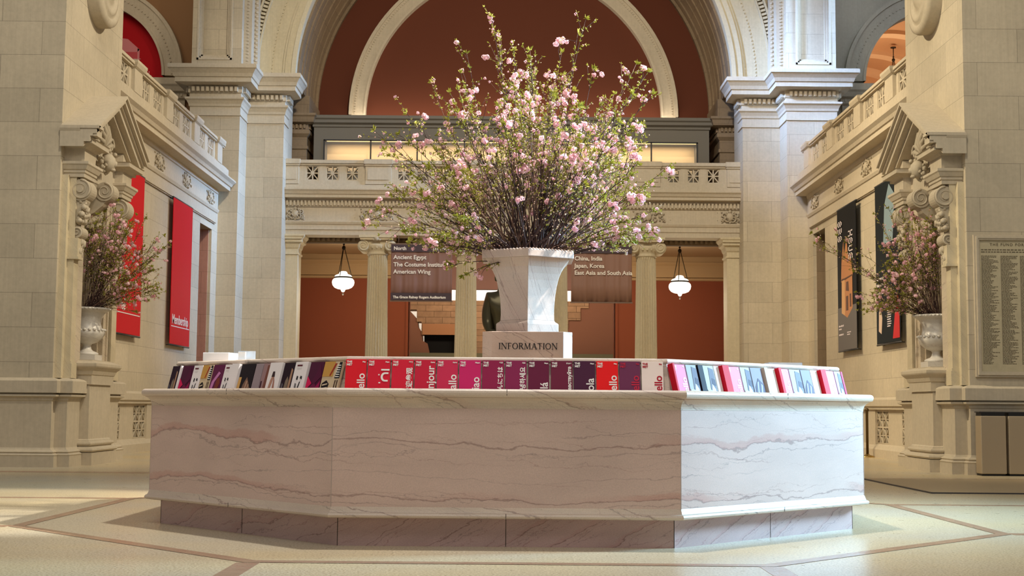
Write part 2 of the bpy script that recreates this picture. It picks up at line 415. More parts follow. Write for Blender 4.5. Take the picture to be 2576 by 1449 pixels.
def strip(n, pts, w=.13):
    m = MB()
    for (a, b) in zip(pts[:-1], pts[1:]):
        a, b = Vector((*a, 0)), Vector((*b, 0)); d = (b - a).normalized()
        m.boxm(((a.x + b.x) / 2, (a.y + b.y) / 2, 0), d, (-d.y, d.x, 0), (0, 0, 1), (b - a).length + w * .4, w, .004)
    struct(m.build('trim_%d' % n, STRIP))
k = 4.0 * math.tan(PI / 8); cyf = 12.75
oc = [(-k, cyf - 4), (k, cyf - 4), (4, cyf - k), (4, cyf + k), (k, cyf + 4), (-k, cyf + 4), (-4, cyf + k), (-4, cyf - k), (-k, cyf - 4)]
m = MB(); m.wrap(oc[:-1], [(-.06, .0025), (.06, .0025)], closed=True); struct(m.build('trim_1', STRIP))
i = 2
for x, y, dx, dy in [(-k, cyf - 4, 0, -1), (k, cyf - 4, 0, -1), (4, cyf - k, 1, 0), (4, cyf + k, 1, 0), (-4, cyf - k, -1, 0), (-4, cyf + k, -1, 0), (k, cyf + 4, 0, 1), (-k, cyf + 4, 0, 1)]:
    strip(i, [(x + dx * .1, y + dy * .1), (x + dx * 4.5, y + dy * 4.5)], .15); i += 1
strip(i, [(-12, 19.75), (12, 19.75)], .35); i += 1
mm = MB(); mm.box(5.08, 9.5, 16.4, 19.6, 0, .012)
o = mm.build('floor_mat', mat('mat_beige', (186, 164, 126), .45), bevel=.003); tag(o, 'thin beige floor mat with a dark edge before the right-hand pier', 'mat')
mm = MB(); mm.box(5.05, 9.5, 16.37, 16.4, 0, .014); mm.box(5.05, 5.08, 16.4, 19.6, 0, .014); mm.build('edge_strip', mat('mat_edge', (52, 48, 52), .4), o)

# ------------------------------------------------------------------ near piers, side walls, far piers (left, then mirrored)
DADO = [(.09, 0), (.09, .17), (.10, .19), (.06, .215), (.075, .235), (.04, .26), (.015, .27), (0, .30), (0, 1.02), (.02, 1.04), (.03, 1.08), (.09, 1.10), (.09, 1.125), (.03, 1.13), (.03, 1.15), (.11, 1.155), (.11, 1.34), (.07, 1.37), (0, 1.39)]
ENT = [(0, 5.62), (0, 5.76), (.025, 5.765), (.025, 5.90), (.05, 5.91), (.075, 5.97), (.075, 6.0), (0, 6.005), (0, 6.40), (.05, 6.41), (.06, 6.46)]
CORN = [(.06, 6.46), (.06, 6.50), (.30, 6.52), (.30, 6.62), (.33, 6.63), (.36, 6.70), (.42, 6.76), (.42, 6.80), (-.2, 6.86)]
CAP = [(0, 8.50), (.0, 8.545), (.03, 8.55), (.03, 8.575), (.005, 8.58), (.005, 8.78), (.03, 8.80), (.04, 8.86), (.08, 8.94), (.12, 8.98), (.12, 9.03), (.02, 9.05), (.02, 9.14), (.05, 9.16), (.05, 9.33),
       (.18, 9.35), (.34, 9.38), (.34, 9.50), (.37, 9.51), (.40, 9.60), (.47, 9.70), (.50, 9.72), (.50, 9.80), (0, 9.84)]
def names(mir): return 'right' if mir else 'left'
def near_pier(mir):
    sd = names(mir); X = -7.18
    m = MB(mir)
    m.box(-12.5, -7.8, 21.2, 24.3, 0, 17)
    m.box(-7.8, X, 21.2, 22.02, 0, 17); m.box(-7.8, X, 23.18, 24.3, 0, 17); m.box(-7.8, X, 22.02, 23.18, 0, 1.7); m.box(-7.8, X, 22.02, 23.18, 4.45, 17)
    w = struct(m.build('wall_%s_near_pier' % sd, LS))
    m = MB(mir)
    m.wrap([(-12.5, 21.2), (X, 21.2), (X, 21.36), (-6.99, 21.36), (-6.99, 22.0)], DADO)
    m.wrap([(-6.99, 23.1), (-6.99, 24.12), (X, 24.12), (X, 24.3)], DADO)
    m.box(X, -6.99, 21.36, 22.0, 0, 1.39); m.box(X, -6.99, 23.1, 24.12, 0, 1.39)
    struct(m.build('baseboard_%s_near' % sd, LP))
for mir in (False, True): near_pier(mir)

def roundel(mir):
    sd = names(mir); c = (-6.95, 22.75, 8.05)
    t = thing('wall_roundel', (-7.1 if not mir else 7.1, 22.75, 7.5), 'round stone boss with ringed rim high on the %s near pier' % sd, 'carved roundel')
    m = MB(mir)
    m.smooth = True
    prof = [(.62, -.23), (.62, -.05), (.60, 0), (.52, .03), (.47, .0), (.43, -.02), (.40, .02), (.33, .03), (.30, -.01), (.18, .0), (.12, .05), (0.0, .07)]
    V = []; n = 40
    for i in range(n):
        a = 2 * PI * i / n
        for r, d in prof: V.append((c[0] + d, c[1] + r * math.cos(a), c[2] + r * math.sin(a)))
    k = len(prof); m.add(V, [(i * k + q, ((i + 1) % n) * k + q, ((i + 1) % n) * k + q + 1, i * k + q + 1) for i in range(n) for q in range(k - 1)])
    m.smooth = False
    m.build('disc', LC, t)
    return t
roundel(False); roundel(True)

def side_wall(mir):
    sd = names(mir)
    m = MB(mir)
    m.box(-8.3, -7.7, 24.3, 33.05, 1.05, 5.65); m.box(-8.3, -7.7, 34.35, 37.0, 0, 5.65); m.box(-8.3, -7.7, 33.05, 34.35, 5.45, 5.65)
    m.box(-8.3, -7.82, 24.3, 33.05, 0, .10); m.box(-8.3, -8.15, 24.3, 33.05, .1, 1.05)
    m.box(-12.3, -7.7, 24.3, 37.0, 5.65, 6.8)
    struct(m.build('wall_%s' % sd, LS))
    m = MB(mir)
    prof = [(-.12, .98), (.02, 1.0), (.02, 1.05), (.06, 1.07), (.06, 1.20), (.04, 1.23), (0, 1.25)]
    m.wrap([(-7.7, 24.3), (-7.7, 33.05), (-8.3, 33.05)], prof)
    m.wrap([(-7.7, 24.3), (-7.7, 33.05), (-8.3, 33.05)], [(0, 0), (.05, 0), (.05, .17), (.02, .21), (0, .24), (-.1, .30)])
    m.box(-7.95, -7.72, 28.78, 29.3, 0, 1.0)
    for y0, y1 in [(24.3, 25.25), (26.92, 27.87), (29.3, 30.2), (31.9, 33.05)]: m.box(-7.95, -7.76, y0, y1, .2, 1.0)
    struct(m.build('baseboard_%s_far' % sd, LP))
    # stone heating grilles under the dado
    for (ya, yb, wh) in [(25.25, 26.92, 'half hidden by the niche'), (27.87, 28.78, 'nearest the desk corner in view'), (30.2, 31.9, 'farthest from the niche')]:
        g = MB(mir); nn = 2 if yb - ya < 1 else 4
        wq = (yb - ya) / nn
        for q in range(nn):
            for zc in (.46, .80): star(g, (-7.79, ya + wq * (q + .5), zc), 'x', wq, .34, .07, .018, .055)
        g.box(-7.83, -7.76, ya, yb, .2, .29); g.box(-7.83, -7.76, ya, yb, .97, 1.0)
        x = -7.79 * (-1 if mir else 1)
        tag(g.build('stone_grille', LP, origin=(x, (ya + yb) / 2, .2)), 'pierced stone grille low on the %s wall, %s' % (sd, wh), 'grille', 'stone grilles of the %s wall' % sd)
        b = MB(mir)
    b = MB(mir); b.box(-8.14, -8.1, 24.3, 33.0, .1, 1.04); struct(b.build('trim_%d' % (40 + mir), BLACK))  # black sheet painted in for the shade behind the grilles
    # door opening: jambs and the lobby beyond
    m = MB(mir); m.box(-9.3, -8.3, 34.35, 34.6, 0, 5.6); m.box(-9.6, -9.3, 31.6, 34.6, 0, 5.6); m.box(-9.3, -8.3, 31.6, 33.05, 0, 5.6); m.box(-9.6, -8.3, 31.6, 34.6, 5.6, 5.65)
    struct(m.build('wall_%s_lobby' % sd, PK if not mir else LD))
    m = MB(mir); m.box(-8.32, -7.78, 34.33, 34.352, 0, 5.45); struct(m.build('trim_%d' % (42 + mir), PK if not mir else LD))
    # entablature
    m = MB(mir)
    path = [(-7.7, 24.3), (-7.7, 34.55), (-7.85, 34.55)]
    m.wrap(path, [(o + .03, z) for o, z in ENT]); m.wrap(path, [(o + .03, z) for o, z in CORN])
    m.box(-7.9, -7.64, 24.3, 34.6, 5.645, 6.84)
    for y0, y1 in [(24.7, 25.7), (27.0, 28.2), (29.4, 30.6), (31.9, 33.1)]:
        m.box(-7.66, -7.645, y0, y1, 6.08, 6.10); m.box(-7.66, -7.645, y0, y1, 6.33, 6.35); m.box(-7.66, -7.645, y0, y0 + .02, 6.08, 6.35); m.box(-7.66, -7.645, y1 - .02, y1, 6.08, 6.35)
    en = struct(m.build('trim_%d' % (44 + mir), LP))
    rnd = random.Random(5)
    for y in (26.35, 28.8, 31.25, 33.75):
        m = MB(mir); relief(m, (-7.66, y, 6.2), 'x', .78, .37, rnd, .12); m.build('cartouche', LC, en)
    # gallery floor and balustrade
    t = thing('balustrade', (-7.45 if not mir else 7.45, 29.3, 6.84), 'pierced stone balustrade with square posts along the %s gallery' % sd, 'balustrade')
    m = MB(mir); m.box(-7.58, -7.30, 24.3, 34.3, 6.84, 6.98); m.box(-7.55, -7.35, 24.3, 34.3, 6.98, 7.03); m.build('plinth', LP, t)
    m = MB(mir); m.box(-7.57, -7.33, 24.3, 33.9, 7.47, 7.51); m.box(-7.60, -7.30, 24.3, 33.9, 7.51, 7.57); m.build('rail', LP, t)
    ps = [25.9, 28.35, 30.85, 33.3]
    for y in ps:
        m = MB(mir); m.box(-7.56, -7.31, y - .27, y + .27, 7.0, 7.47)
        m.wrap([(-7.56, y - .27), (-7.31, y - .27), (-7.31, y + .27), (-7.56, y + .27)], [(0, 7.45), (.04, 7.48), (.07, 7.55), (.07, 7.60), (0, 7.62)], closed=True); m.box(-7.6, -7.27, y - .31, y + .31, 7.56, 7.61)
        m.build('post', LP, t)
    ends = [24.3] + ps
    for a, b in zip([24.3] + [y + .27 for y in ps[:-1]], [y - .27 for y in ps]):
        n = 1 if b - a < 1.5 else 2
        wq = (b - a) / n
        for q in range(n):
            m = MB(mir); yc = a + wq * (q + .5)
            m.box(-7.50, -7.38, yc - wq / 2, yc - wq / 2 + .16, 7.03, 7.47); m.box(-7.50, -7.38, yc + wq / 2 - .16, yc + wq / 2, 7.03, 7.47)
            ww = (wq - .32) / 2
            for e in (-.5, .5): star(m, (-7.44, yc + e * ww, 7.25), 'x', ww, .44, .09, .035)
            m.build('pierced_panel', LP, t)
for mir in (False, True): side_wall(mir)

def far_pier(mir):
    sd = names(mir)
    m = MB(mir)
    m.box(-8.5, -7.19, 35.0, 37.4, 0, 9.7); m.box(-7.4, -6.19, 35.95, 36.66, 0, 9.7); m.box(-7.4, -6.2, 36.6, 37.4, 6.8, 9.7)
    struct(m.build('wall_%s_far_pier' % sd, LS))
    path = [(-8.5, 37.3), (-8.5, 35.0), (-7.19, 35.0), (-7.19, 35.95), (-6.19, 35.95), (-6.19, 36.6)]
    m = MB(mir); m.wrap(path, CAP); m.dentils(path, .05, 9.18, 9.31, .075, .05, .09)
    m.box(-9.0, -6.7, 34.52, 37.3, 9.78, 9.83); m.box(-7.4, -5.70, 35.47, 36.6, 9.78, 9.83)
    struct(m.build('trim_%d' % (50 + mir), LP))
    # upper pier with its sunk panel
    m = MB(mir)
    m.box(-8.5, -8.3, 35.0, 37.4, 9.82, 17); m.box(-7.44, -7.19, 35.0, 37.4, 9.82, 17); m.box(-8.3, -7.44, 35.0, 37.4, 9.82, 10.05); m.box(-8.3, -7.44, 35.12, 37.4, 10.05, 17)
    struct(m.build('wall_%s_upper_pier' % sd, LS))
    m = MB(mir)
    for o, d0 in ((0, .0), (.05, .04), (.10, .08)):
        a, b, z = -8.37 + o, -7.44 - .0 - o, 10.05 + o
        m.box(a - .0, a + .05, 34.98 + d0, 35.13, z, 17); m.box(b - .05, b, 34.98 + d0, 35.13, z, 17); m.box(a, b, 34.98 + d0, 35.13, z, z + .05)
    struct(m.build('trim_%d' % (52 + mir), LP))
    # beaded band beside the panel and the moulded edge of the side arch
    m = MB(mir); m.box(-7.19, -6.98, 35.25, 37.0, 9.82, 17); m.box(-6.98, -6.88, 35.6, 37.0, 9.82, 17)
    for q in range(78): m.box(-7.11, -7.06, 35.225, 35.26, 9.9 + q * .09, 9.945 + q * .09)
    for q in range(60): m.ball((-6.93, 35.6, 9.95 + q * .12), .05, 1, (1, .6, .9))
    struct(m.build('trim_%d' % (54 + mir), LP))
for mir in (False, True): far_pier(mir)

# ------------------------------------------------------------------ great arch, barrel, lunette wall
AZ = 9.74
m = MB(); m.archwall(0, AZ, 7.0, 36.02, 36.5, -8.6, 8.6, 9.8, 18.0); struct(m.build('wall_back_spandrel', LS))
m = MB()
m.ring(0, AZ, 35.98, 36.6, 6.18, 7.02); m.ring(0, AZ, 35.90, 36.6, 5.98, 6.20); m.ring(0, AZ, 35.94, 36.6, 6.20, 6.27)
m.ring(0, AZ, 35.86, 36.1, 5.90, 6.02)
m.ring(0, AZ, 35.88, 36.1, 6.93, 6.97); m.ring(0, AZ, 35.84, 36.1, 7.12, 7.17)
n = 210
for q in range(n):
    a = PI * (q + .5) / n; c, s_ = math.cos(a), math.sin(a)
    m.boxm((7.045 * c, 35.93, AZ + 7.045 * s_), (-s_, 0, c), (c, 0, s_), (0, -1, 0), .062, .13, .10)
    if q % 1 == 0: m.boxm((6.56 * c, 35.975, AZ + 6.56 * s_), (-s_, 0, c), (c, 0, s_), (0, -1, 0), .05, .03, .03)
struct(m.build('trim_60', limestone('limestone_arch', (200, 188, 158), joints=False, vary=.08)))
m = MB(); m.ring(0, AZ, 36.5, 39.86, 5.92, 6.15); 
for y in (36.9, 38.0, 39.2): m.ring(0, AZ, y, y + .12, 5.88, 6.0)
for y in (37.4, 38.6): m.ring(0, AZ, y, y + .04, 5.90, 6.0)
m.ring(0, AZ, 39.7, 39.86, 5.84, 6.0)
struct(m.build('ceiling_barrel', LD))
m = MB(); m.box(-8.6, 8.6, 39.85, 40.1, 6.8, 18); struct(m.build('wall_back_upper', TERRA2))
m = MB()
m.ring(0, 9.62, 39.62, 39.86, 4.42, 4.84); m.ring(0, 9.62, 39.56, 39.86, 4.80, 4.90); m.ring(0, 9.62, 39.58, 39.86, 4.40, 4.46)
m.box(-4.84, -4.42, 39.62, 39.86, 6.8, 9.62); m.box(4.42, 4.84, 39.62, 39.86, 6.8, 9.62)
for q in range(190):
    a = PI * (q + .5) / 190; c, s_ = math.cos(a), math.sin(a)
    m.boxm((4.73 * c, 39.61, 9.62 + 4.73 * s_), (-s_, 0, c), (c, 0, s_), (0, -1, 0), .045, .05, .03)
struct(m.build('trim_61', LP))
for mir in (False, True):
    m = MB(mir); m.box(-7.4, -5.85, 37.8, 39.85, 6.8, 9.0)
    pp = [(-7.4, 37.8), (-5.85, 37.8), (-5.85, 39.85)]
    m.wrap(pp, [(0, 8.2), (.03, 8.22), (.03, 8.3), (0, 8.32), (0, 8.55), (.08, 8.65), (.08, 8.75), (.03, 8.78), (.03, 8.92), (.2, 8.96), (.24, 9.1), (.28, 9.14), (.28, 9.2), (0, 9.24)])
    m.dentils(pp, .03, 8.80, 8.91, .06, .05, .06)
    m.box(-7.4, -5.80, 37.8, 39.85, 9.2, 9.75); struct(m.build('trim_%d' % (62 + mir), LD))

# portico behind the colonnade
m = MB(); m.box(-12.3, 12.3, 37.2, 43.2, 5.78, 6.84); struct(m.build('ceiling', mat('portico_ceiling', (176, 150, 112), .8)))
m = MB(); m.box(-7.2, -3.28, 42.8, 43.1, 0, 5.8); m.box(3.28, 7.2, 42.8, 43.1, 0, 5.8); struct(m.build('wall_back', TERRA))
m = MB(); m.box(-3.28, 3.28, 42.8, 43.1, 4.70, 5.8); struct(m.build('wall_back_lintel', mat('mauve_plaster', (134, 98, 88), .8)))
m = MB(); m.box(-3.36, -3.28, 42.76, 43.6, 0, 4.70); m.box(3.28, 3.36, 42.76, 43.6, 0, 4.70); struct(m.build('trim_64', TERRA))
for mir in (False, True):
    m = MB(mir); m.box(-7.4, -7.0, 36.66, 43.0, 0, 5.8); struct(m.build('wall_%s_portico' % names(mir), TERRA))
    m = MB(mir); m.wrap([(-7.0, 42.8), (-3.28, 42.8)], [(0, 5.02), (.03, 5.04), (.03, 5.1), (.0, 5.12), (.0, 5.3), (.06, 5.34), (.1, 5.42), (.1, 5.48), (.16, 5.56), (.16, 5.6), (0, 5.62)])
    m.box(-7.0, -3.28, 42.70, 42.8, 5.12, 5.78)
    struct(m.build('trim_%d' % (65 + mir), mat('cornice_ochre', (168, 138, 96), .8)))
    m = MB(mir); m.box(-7.0, -3.28, 42.74, 42.8, 0, .3); struct(m.build('baseboard_back_%s' % names(mir), LD))
m = MB(); m.box(-6.2, 6.2, 37.35, 37.6, 5.50, 5.8); m.dentils([(-6.2, 37.35), (6.2, 37.35)], 0, 5.55, 5.66, .075, .065, .06); m.box(-6.2, 6.2, 37.28, 37.34, 5.67, 5.79)
struct(m.build('trim_67', LD))

# back entablature over the columns
m = MB(); pe = [(-6.3, 36.6), (6.3, 36.6)]
m.box(-6.3, 6.3, 36.62, 37.25, 5.625, 6.84)
EB = [(o, z - (.0)) for o, z in ENT[:-2]] + [(.02, 6.38), (.04, 6.40), (.04, 6.58)]
m.wrap(pe, [(.01 + o, z) for o, z in EB]); m.dentils(pe, .05, 6.42, 6.56, .055, .045, .06)
m.wrap(pe, [(.05, 6.56), (.06, 6.60), (.24, 6.62), (.24, 6.70), (.27, 6.71), (.30, 6.78), (.34, 6.82), (.34, 6.87), (0, 6.9)])
for a, b in [(-5.6, -4.3), (-3.12, -1.82), (-.7, .7), (1.82, 3.12), (4.3, 5.6)]:
    for e in (0, .035):
        m.box(a + e, b - e, 36.585 + e * .2, 36.62, 6.09 + e, 6.105 + e); m.box(a + e, b - e, 36.585 + e * .2, 36.62, 6.30 - e, 6.315 - e)
        m.box(a + e, a + e + .015, 36.585 + e * .2, 36.62, 6.09 + e, 6.315 - e); m.box(b - e - .015, b - e, 36.585 + e * .2, 36.62, 6.09 + e, 6.315 - e)
en = struct(m.build('trim_68', LP)); rnd = random.Random(9)
for x in (-5.93, -3.7, -1.25, 1.25, 3.7, 5.93):
    m = MB(); relief(m, (x, 36.6, 6.19), 'y', .52 if abs(x) > 5 else .98, .38, rnd, .14, 1.0); m.build('cartouche', LC, en)

# back balustrade
t = thing('balustrade', (0, 36.6, 6.88), 'pierced stone balustrade over the columns in front of the lit display case', 'balustrade')
m = MB(); m.box(-6.3, 6.3, 36.42, 36.85, 6.86, 6.98); m.box(-6.3, 6.3, 36.46, 36.82, 6.98, 7.10); m.build('plinth', LP, t)
m = MB(); m.box(-6.3, 6.3, 36.46, 36.80, 7.52, 7.57); m.box(-6.3, 6.3, 36.42, 36.84, 7.57, 7.66); m.build('rail', LP, t)
posts = [(-6.3, -5.84), (-4.02, -3.32), (-1.6, -.9), (.9, 1.6), (3.32, 4.02), (5.84, 6.3)]
for a, b in posts:
    m = MB(); m.box(a, b, 36.43, 36.82, 7.0, 7.52); m.box(a - .04, b + .04, 36.37, 36.86, 7.55, 7.68); m.box(a - .02, b + .02, 36.40, 36.84, 7.50, 7.55); m.box(a + .06, b - .06, 36.41, 36.45, 7.12, 7.44)
    m.build('post', LP, t)
for (a, b) in zip([p[1] for p in posts[:-1]], [p[0] for p in posts[1:]]):
    n = 3; w = .36; g = (b - a - n * w) / (n + 1)
    for q in range(n):
        m = MB(); c = a + g * (q + 1) + w * (q + .5); m.box(a if q == 0 else c - w / 2 - g / 2, c - w / 2, 36.50, 36.78, 7.10, 7.52); m.box(c + w / 2, b if q == n - 1 else c + w / 2 + g / 2, 36.50, 36.78, 7.10, 7.52)
        star(m, (c, 36.6, 7.31), 'y', w, .42, .16, .035); m.build('pierced_panel', LP, t)
# gallery floor
m = MB(); m.box(-8.6, 8.6, 36.85, 39.9, 6.78, 6.85); struct(m.build('floor_gallery', LG))

# columns
def column(x, lab):
    t = thing('ionic_column', (x, 36.98, 0), lab, 'column', 'fluted columns of the far portico'); t['kind'] = 'thing'
    m = MB(); R0, R1, N = .325, .27, 24; V = []; zs = [.34, .6, 1.6, 2.6, 3.6, 4.4, 5.02, 5.10]
    per = 6
    for z in zs:
        f = (z - .34) / 4.76; R = R0 + (R1 - R0) * f ** 1.3; fl = 0 if z in (zs[0], zs[-1]) else 1
        for i in range(N * per):
            a = 2 * PI * i / (N * per); u = (i % per) / per
            d = 0 if u < .17 else math.sin((u - .17) / .83 * PI) * .050 * fl
            V.append((x + (R - d) * math.cos(a), 36.98 + (R - d) * math.sin(a), z))
    M_ = N * per
    m.add(V, [(k * M_ + i, k * M_ + (i + 1) % M_, (k + 1) * M_ + (i + 1) % M_, (k + 1) * M_ + i) for k in range(len(zs) - 1) for i in range(M_)])
    m.build('shaft', LPC, t)
    m = MB(); m.lathe([(.46, 0), (.46, .1), (.45, .11), (.47, .14), (.47, .18), (.44, .21), (.38, .22), (.36, .25), (.38, .27), (.40, .29), (.39, .32), (.33, .34)], (x, 36.98, 0), 36); m.build('base', LPC, t)
    m = MB(); y = 36.98
    m.lathe([(.275, 5.10), (.30, 5.12), (.30, 5.15), (.28, 5.17), (.30, 5.22), (.36, 5.30), (.38, 5.36), (.36, 5.40)], (x, y, 0), 32)
    m.box(x - .36, x + .36, y - .30, y + .30, 5.36, 5.50); m.box(x - .45, x + .45, y - .40, y + .40, 5.50, 5.56); m.box(x - .48, x + .48, y - .43, y + .43, 5.56, 5.63)
    for i in range(9):
        a = -PI * (i + .5) / 9; m.ball((x + .34 * math.cos(a), y + .34 * math.sin(a), 5.30), .035, 1, (1, 1, 1.4))
    cp = m.build('capital', LPC, t)
    for sg in (-1, 1):
        m = MB(); c = (x + sg * .37, y, 5.34)
        m.lathe([(.0001, -.33), (.15, -.33), (.165, -.28), (.12, -.1), (.11, 0), (.12, .1), (.165, .28), (.15, .33), (.0001, .33)], (0, 0, 0), 20)
        m.v = [(c[0] + p[0], c[1] + p[2], c[2] + p[1]) for p in m.v]
        for yy in (-.335, .335): spiral(m, (c[0], c[1] + yy, c[2]), 'y', .15, 2.0, .024, .02, sg if yy < 0 else sg, PI / 2)
        m.build('volute', LPC, cp)
    m = MB(); m.ball((x, y - .42, 5.52), .07, 1, (1, .5, 1)); m.ball((x - .08, y - .41, 5.50), .05, 1, (1, .5, .7)); m.ball((x + .08, y - .41, 5.50), .05, 1, (1, .5, .7)); m.build('rosette', LC, cp)
LPC = limestone('limestone_column', (204, 190, 158), joints=False, vary=.08, tool=.05)
for x, lab in [(-3.70, 'fluted ionic column beside the first pendant lamp, left of the Ancient Egypt sign'), (-1.26, 'fluted ionic column between the Ancient Egypt sign and the marble urn'),
               (1.24, 'fluted ionic column mostly hidden behind the large marble urn'), (3.68, 'fluted ionic column between the South Asia sign and a pendant lamp')]: column(x, lab)
for mir in (False, True):
    m = MB(mir); m.box(-6.25, -5.86, 36.68, 37.3, 0, 5.2)
    pp = [(-6.25, 36.68), (-5.86, 36.68), (-5.86, 37.3)]
    m.wrap(pp, [(0, 5.08), (.03, 5.09), (.03, 5.13), (0, 5.14), (0, 5.24), (.03, 5.28), (.06, 5.38), (.13, 5.42), (.13, 5.5), (.17, 5.54), (.20, 5.58), (.20, 5.62), (0, 5.63)])
    m.box(-6.25, -5.72, 36.5, 37.3, 5.5, 5.63); m.wrap(pp, [(.1, 0), (.1, .2), (.06, .3), (0, .34)])
    struct(m.build('wall_%s_anta' % names(mir), LPC))
# ------------------------------------------------------------------ niches with pediments on the near piers
def niche(mir):
    sd = names(mir); sx = 1 if mir else -1
    t = thing('pedimented_niche', (sx * 7.1, 22.7, 0), 'carved stone niche with broken pediment and scroll brackets holding the %s-hand urn' % sd, 'niche')
    W_ = -7.18
    # pedestal
    pp = [(W_, 21.98), (-6.84, 21.98), (-6.84, 23.12), (W_, 23.12)]
    m = MB(mir); m.box(W_, -6.84, 21.98, 23.12, 0, 1.4)
    m.wrap(pp, [(.10, 0), (.10, .20), (.06, .205), (.10, .215), (.12, .24), (.11, .27), (.07, .29), (.035, .295), (.035, .31), (.06, .32), (.07, .345), (.06, .37), (.025, .38), (.02, .40), (0, .42), (0, 1.28)])
    m.wrap(pp, [(0, 1.30), (.02, 1.32), (.02, 1.44), (.05, 1.46), (.07, 1.52), (.13, 1.58), (.14, 1.60), (.14, 1.64), (0, 1.70)])
    m.box(W_, -6.80, 21.95, 23.15, 1.30, 1.70); m.build('pedestal', LP, t)
    # pilaster strips either side of the opening
    def pil(y0, y1, x, z0, z1, mm): mm.box(W_, x, y0, y1, z0, z1)
    m = MB(mir); pil(21.28, 21.52, -7.08, 1.39, 4.62, m); pil(21.40, 21.62, -6.98, 1.39, 4.62, m); m.box(W_, -6.92, 21.38, 21.60, 3.30, 3.62); m.box(W_, -6.90, 21.36, 21.62, 3.28, 3.32)
    m.box(W_, -6.95, 21.38, 21.64, 1.39, 1.62); m.box(W_, -6.965, 21.39, 21.63, 1.62, 1.66)
    m.build('pilaster', VM2, t)
    m = MB(mir); pil(23.55, 23.80, -6.98, 1.39, 4.62, m); pil(23.80, 24.10, -7.06, 1.39, 4.62, m); m.box(W_, -6.95, 23.52, 23.82, 3.30, 3.62); m.box(W_, -6.92, 23.2, 23.85, 1.39, 1.66)
    m.build('pilaster', VM2, t)
    m = MB(mir); m.box(W_, -7.02, 21.65, 22.0, 1.4, 4.5); m.box(-7.40, -7.10, 22.0, 22.05, 1.7, 4.3); m.build('jamb', VM, t)
    m = MB(mir); m.box(W_, -7.02, 23.2, 23.5, 1.4, 4.5); m.box(-7.40, -7.10, 23.15, 23.2, 1.7, 4.3); m.box(-7.06, -6.99, 23.34, 23.38, 1.5, 4.4); m.build('jamb', VM, t)
    # consoles: side scrolls seen from the front
    rnd = random.Random(3)
    for y0, y1, big in [(21.42, 21.72, 1), (23.58, 23.88, 1)]:
        m = MB(mir); yc = (y0 + y1) / 2; cx, cz, R = -6.92, 4.40, .175
        disc(m, (cx, yc, cz), 'y', R, y1 - y0); disc(m, (cx, yc, cz), 'y', R * .80, y1 - y0 + .03); disc(m, (cx, yc, cz), 'y', .05, y1 - y0 + .09, 12)
        for yy in (y0 - .01, y1 + .01): spiral(m, (cx, yy, cz), 'y', R * .93, 2.2, .022, .02, -1, PI / 2, 60)
        outl = [(-7.16, 4.60), (-6.98, 4.60), (-6.84, 4.38), (-6.84, 4.22), (-6.93, 4.02), (-6.99, 3.80), (-7.0, 3.62), (-7.16, 3.62)]
        m.prism([(x, y0 + .03, z) for x, z in outl], (0, y1 - y0 - .06, 0))
        disc(m, (-6.96, yc, 3.72), 'y', .10, y1 - y0 - .02, 20)
        for yy in (y0, y1): spiral(m, (-6.96, yy, 3.72), 'y', .09, 1.6, .018, .02, 1, -PI / 2, 36)
        m.prism([(x, y0 + .05, z) for x, z in [(-7.16, 3.66), (-6.94, 3.66), (-6.93, 3.55), (-6.98, 3.38), (-7.05, 3.28), (-7.16, 3.26)]], (0, y1 - y0 - .1, 0))
        m.build('scroll_bracket', LC, t)
        m = MB(mir)
        for q in range(46):
            f = rnd.random(); zz = 4.22 - .36 * f; m.ball((-6.86 - .10 * abs(f - .35) + rnd.uniform(-.03, .03), rnd.uniform(y0 - .03, y1 + .03), zz), rnd.uniform(.03, .055), 1, (1, 1, 1), .15, rnd)
        m.build('garland', LC, t); m = MB(mir)
        for q in range(16): m.ball((-6.94 + rnd.uniform(-.04, .03), rnd.uniform(y0 + .03, y1 - .03), rnd.uniform(3.32, 3.58)), rnd.uniform(.03, .05), 1, (1, 1, 1.6), .15, rnd)
        m.build('leaf_drop', LC, t)
    # central keystone scroll
    m = MB(mir)
    for (cy, cz, R, th) in [(22.50, 4.52, .16, .30), ]:
        disc(m, (-6.82, cy, cz), 'y', R, th, 24)
        for yy in (cy - th / 2 - .005, cy + th / 2 + .005): spiral(m, (-6.82, yy, cz), 'y', R * .9, 1.8, .02, .02, -1, PI / 2)
        m.prism([(x, cy - .12, z) for x, z in [(-7.16, 4.62), (-6.8, 4.62), (-6.74, 4.45), (-6.86, 4.28), (-7.0, 4.16), (-7.16, 4.1)]], (0, .24, 0))
    m.build('keystone_scroll', LC, t)
    # shell hood of the niche
    m = MB(mir); m.box(-7.79, -7.75, 22.03, 23.17, 1.7, 4.44); m.build('niche_back', LP, t)
    m = MB(mir)
    for q in range(9):
        a = PI * (q + .5) / 9; m.tube([(-7.30, 22.6, 3.95), (-7.18, 22.6 + .30 * math.cos(a), 3.95 + .30 * math.sin(a)), (-7.08, 22.6 + .56 * math.cos(a), 3.95 + .52 * math.sin(a))], [.02, .05, .07], 6)
    m.build('shell', LC, t)
    # ressauts: architrave, frieze and cornice blocks, near and far, with the recessed middle
    def ress(y0, y1, nm):
        m = MB(mir); p = [(W_, y0), (-6.86, y0), (-6.86, y1), (W_, y1)]
        m.box(W_, -6.86, y0, y1, 4.60, 5.36)
        m.wrap(p, [(0, 4.60), (0, 4.66), (.02, 4.67), (.02, 4.71), (.04, 4.72), (.07, 4.78), (.09, 4.80), (.09, 4.84), (0, 4.86)])
        m.wrap(p, [(0, 5.06), (.03, 5.08), (.05, 5.10), (.16, 5.12), (.16, 5.19), (.18, 5.20), (0, 5.21)]); m.build(nm, LP, t)
    ress(21.38, 21.96, 'entablature_block'); ress(23.50, 24.06, 'entablature_block')
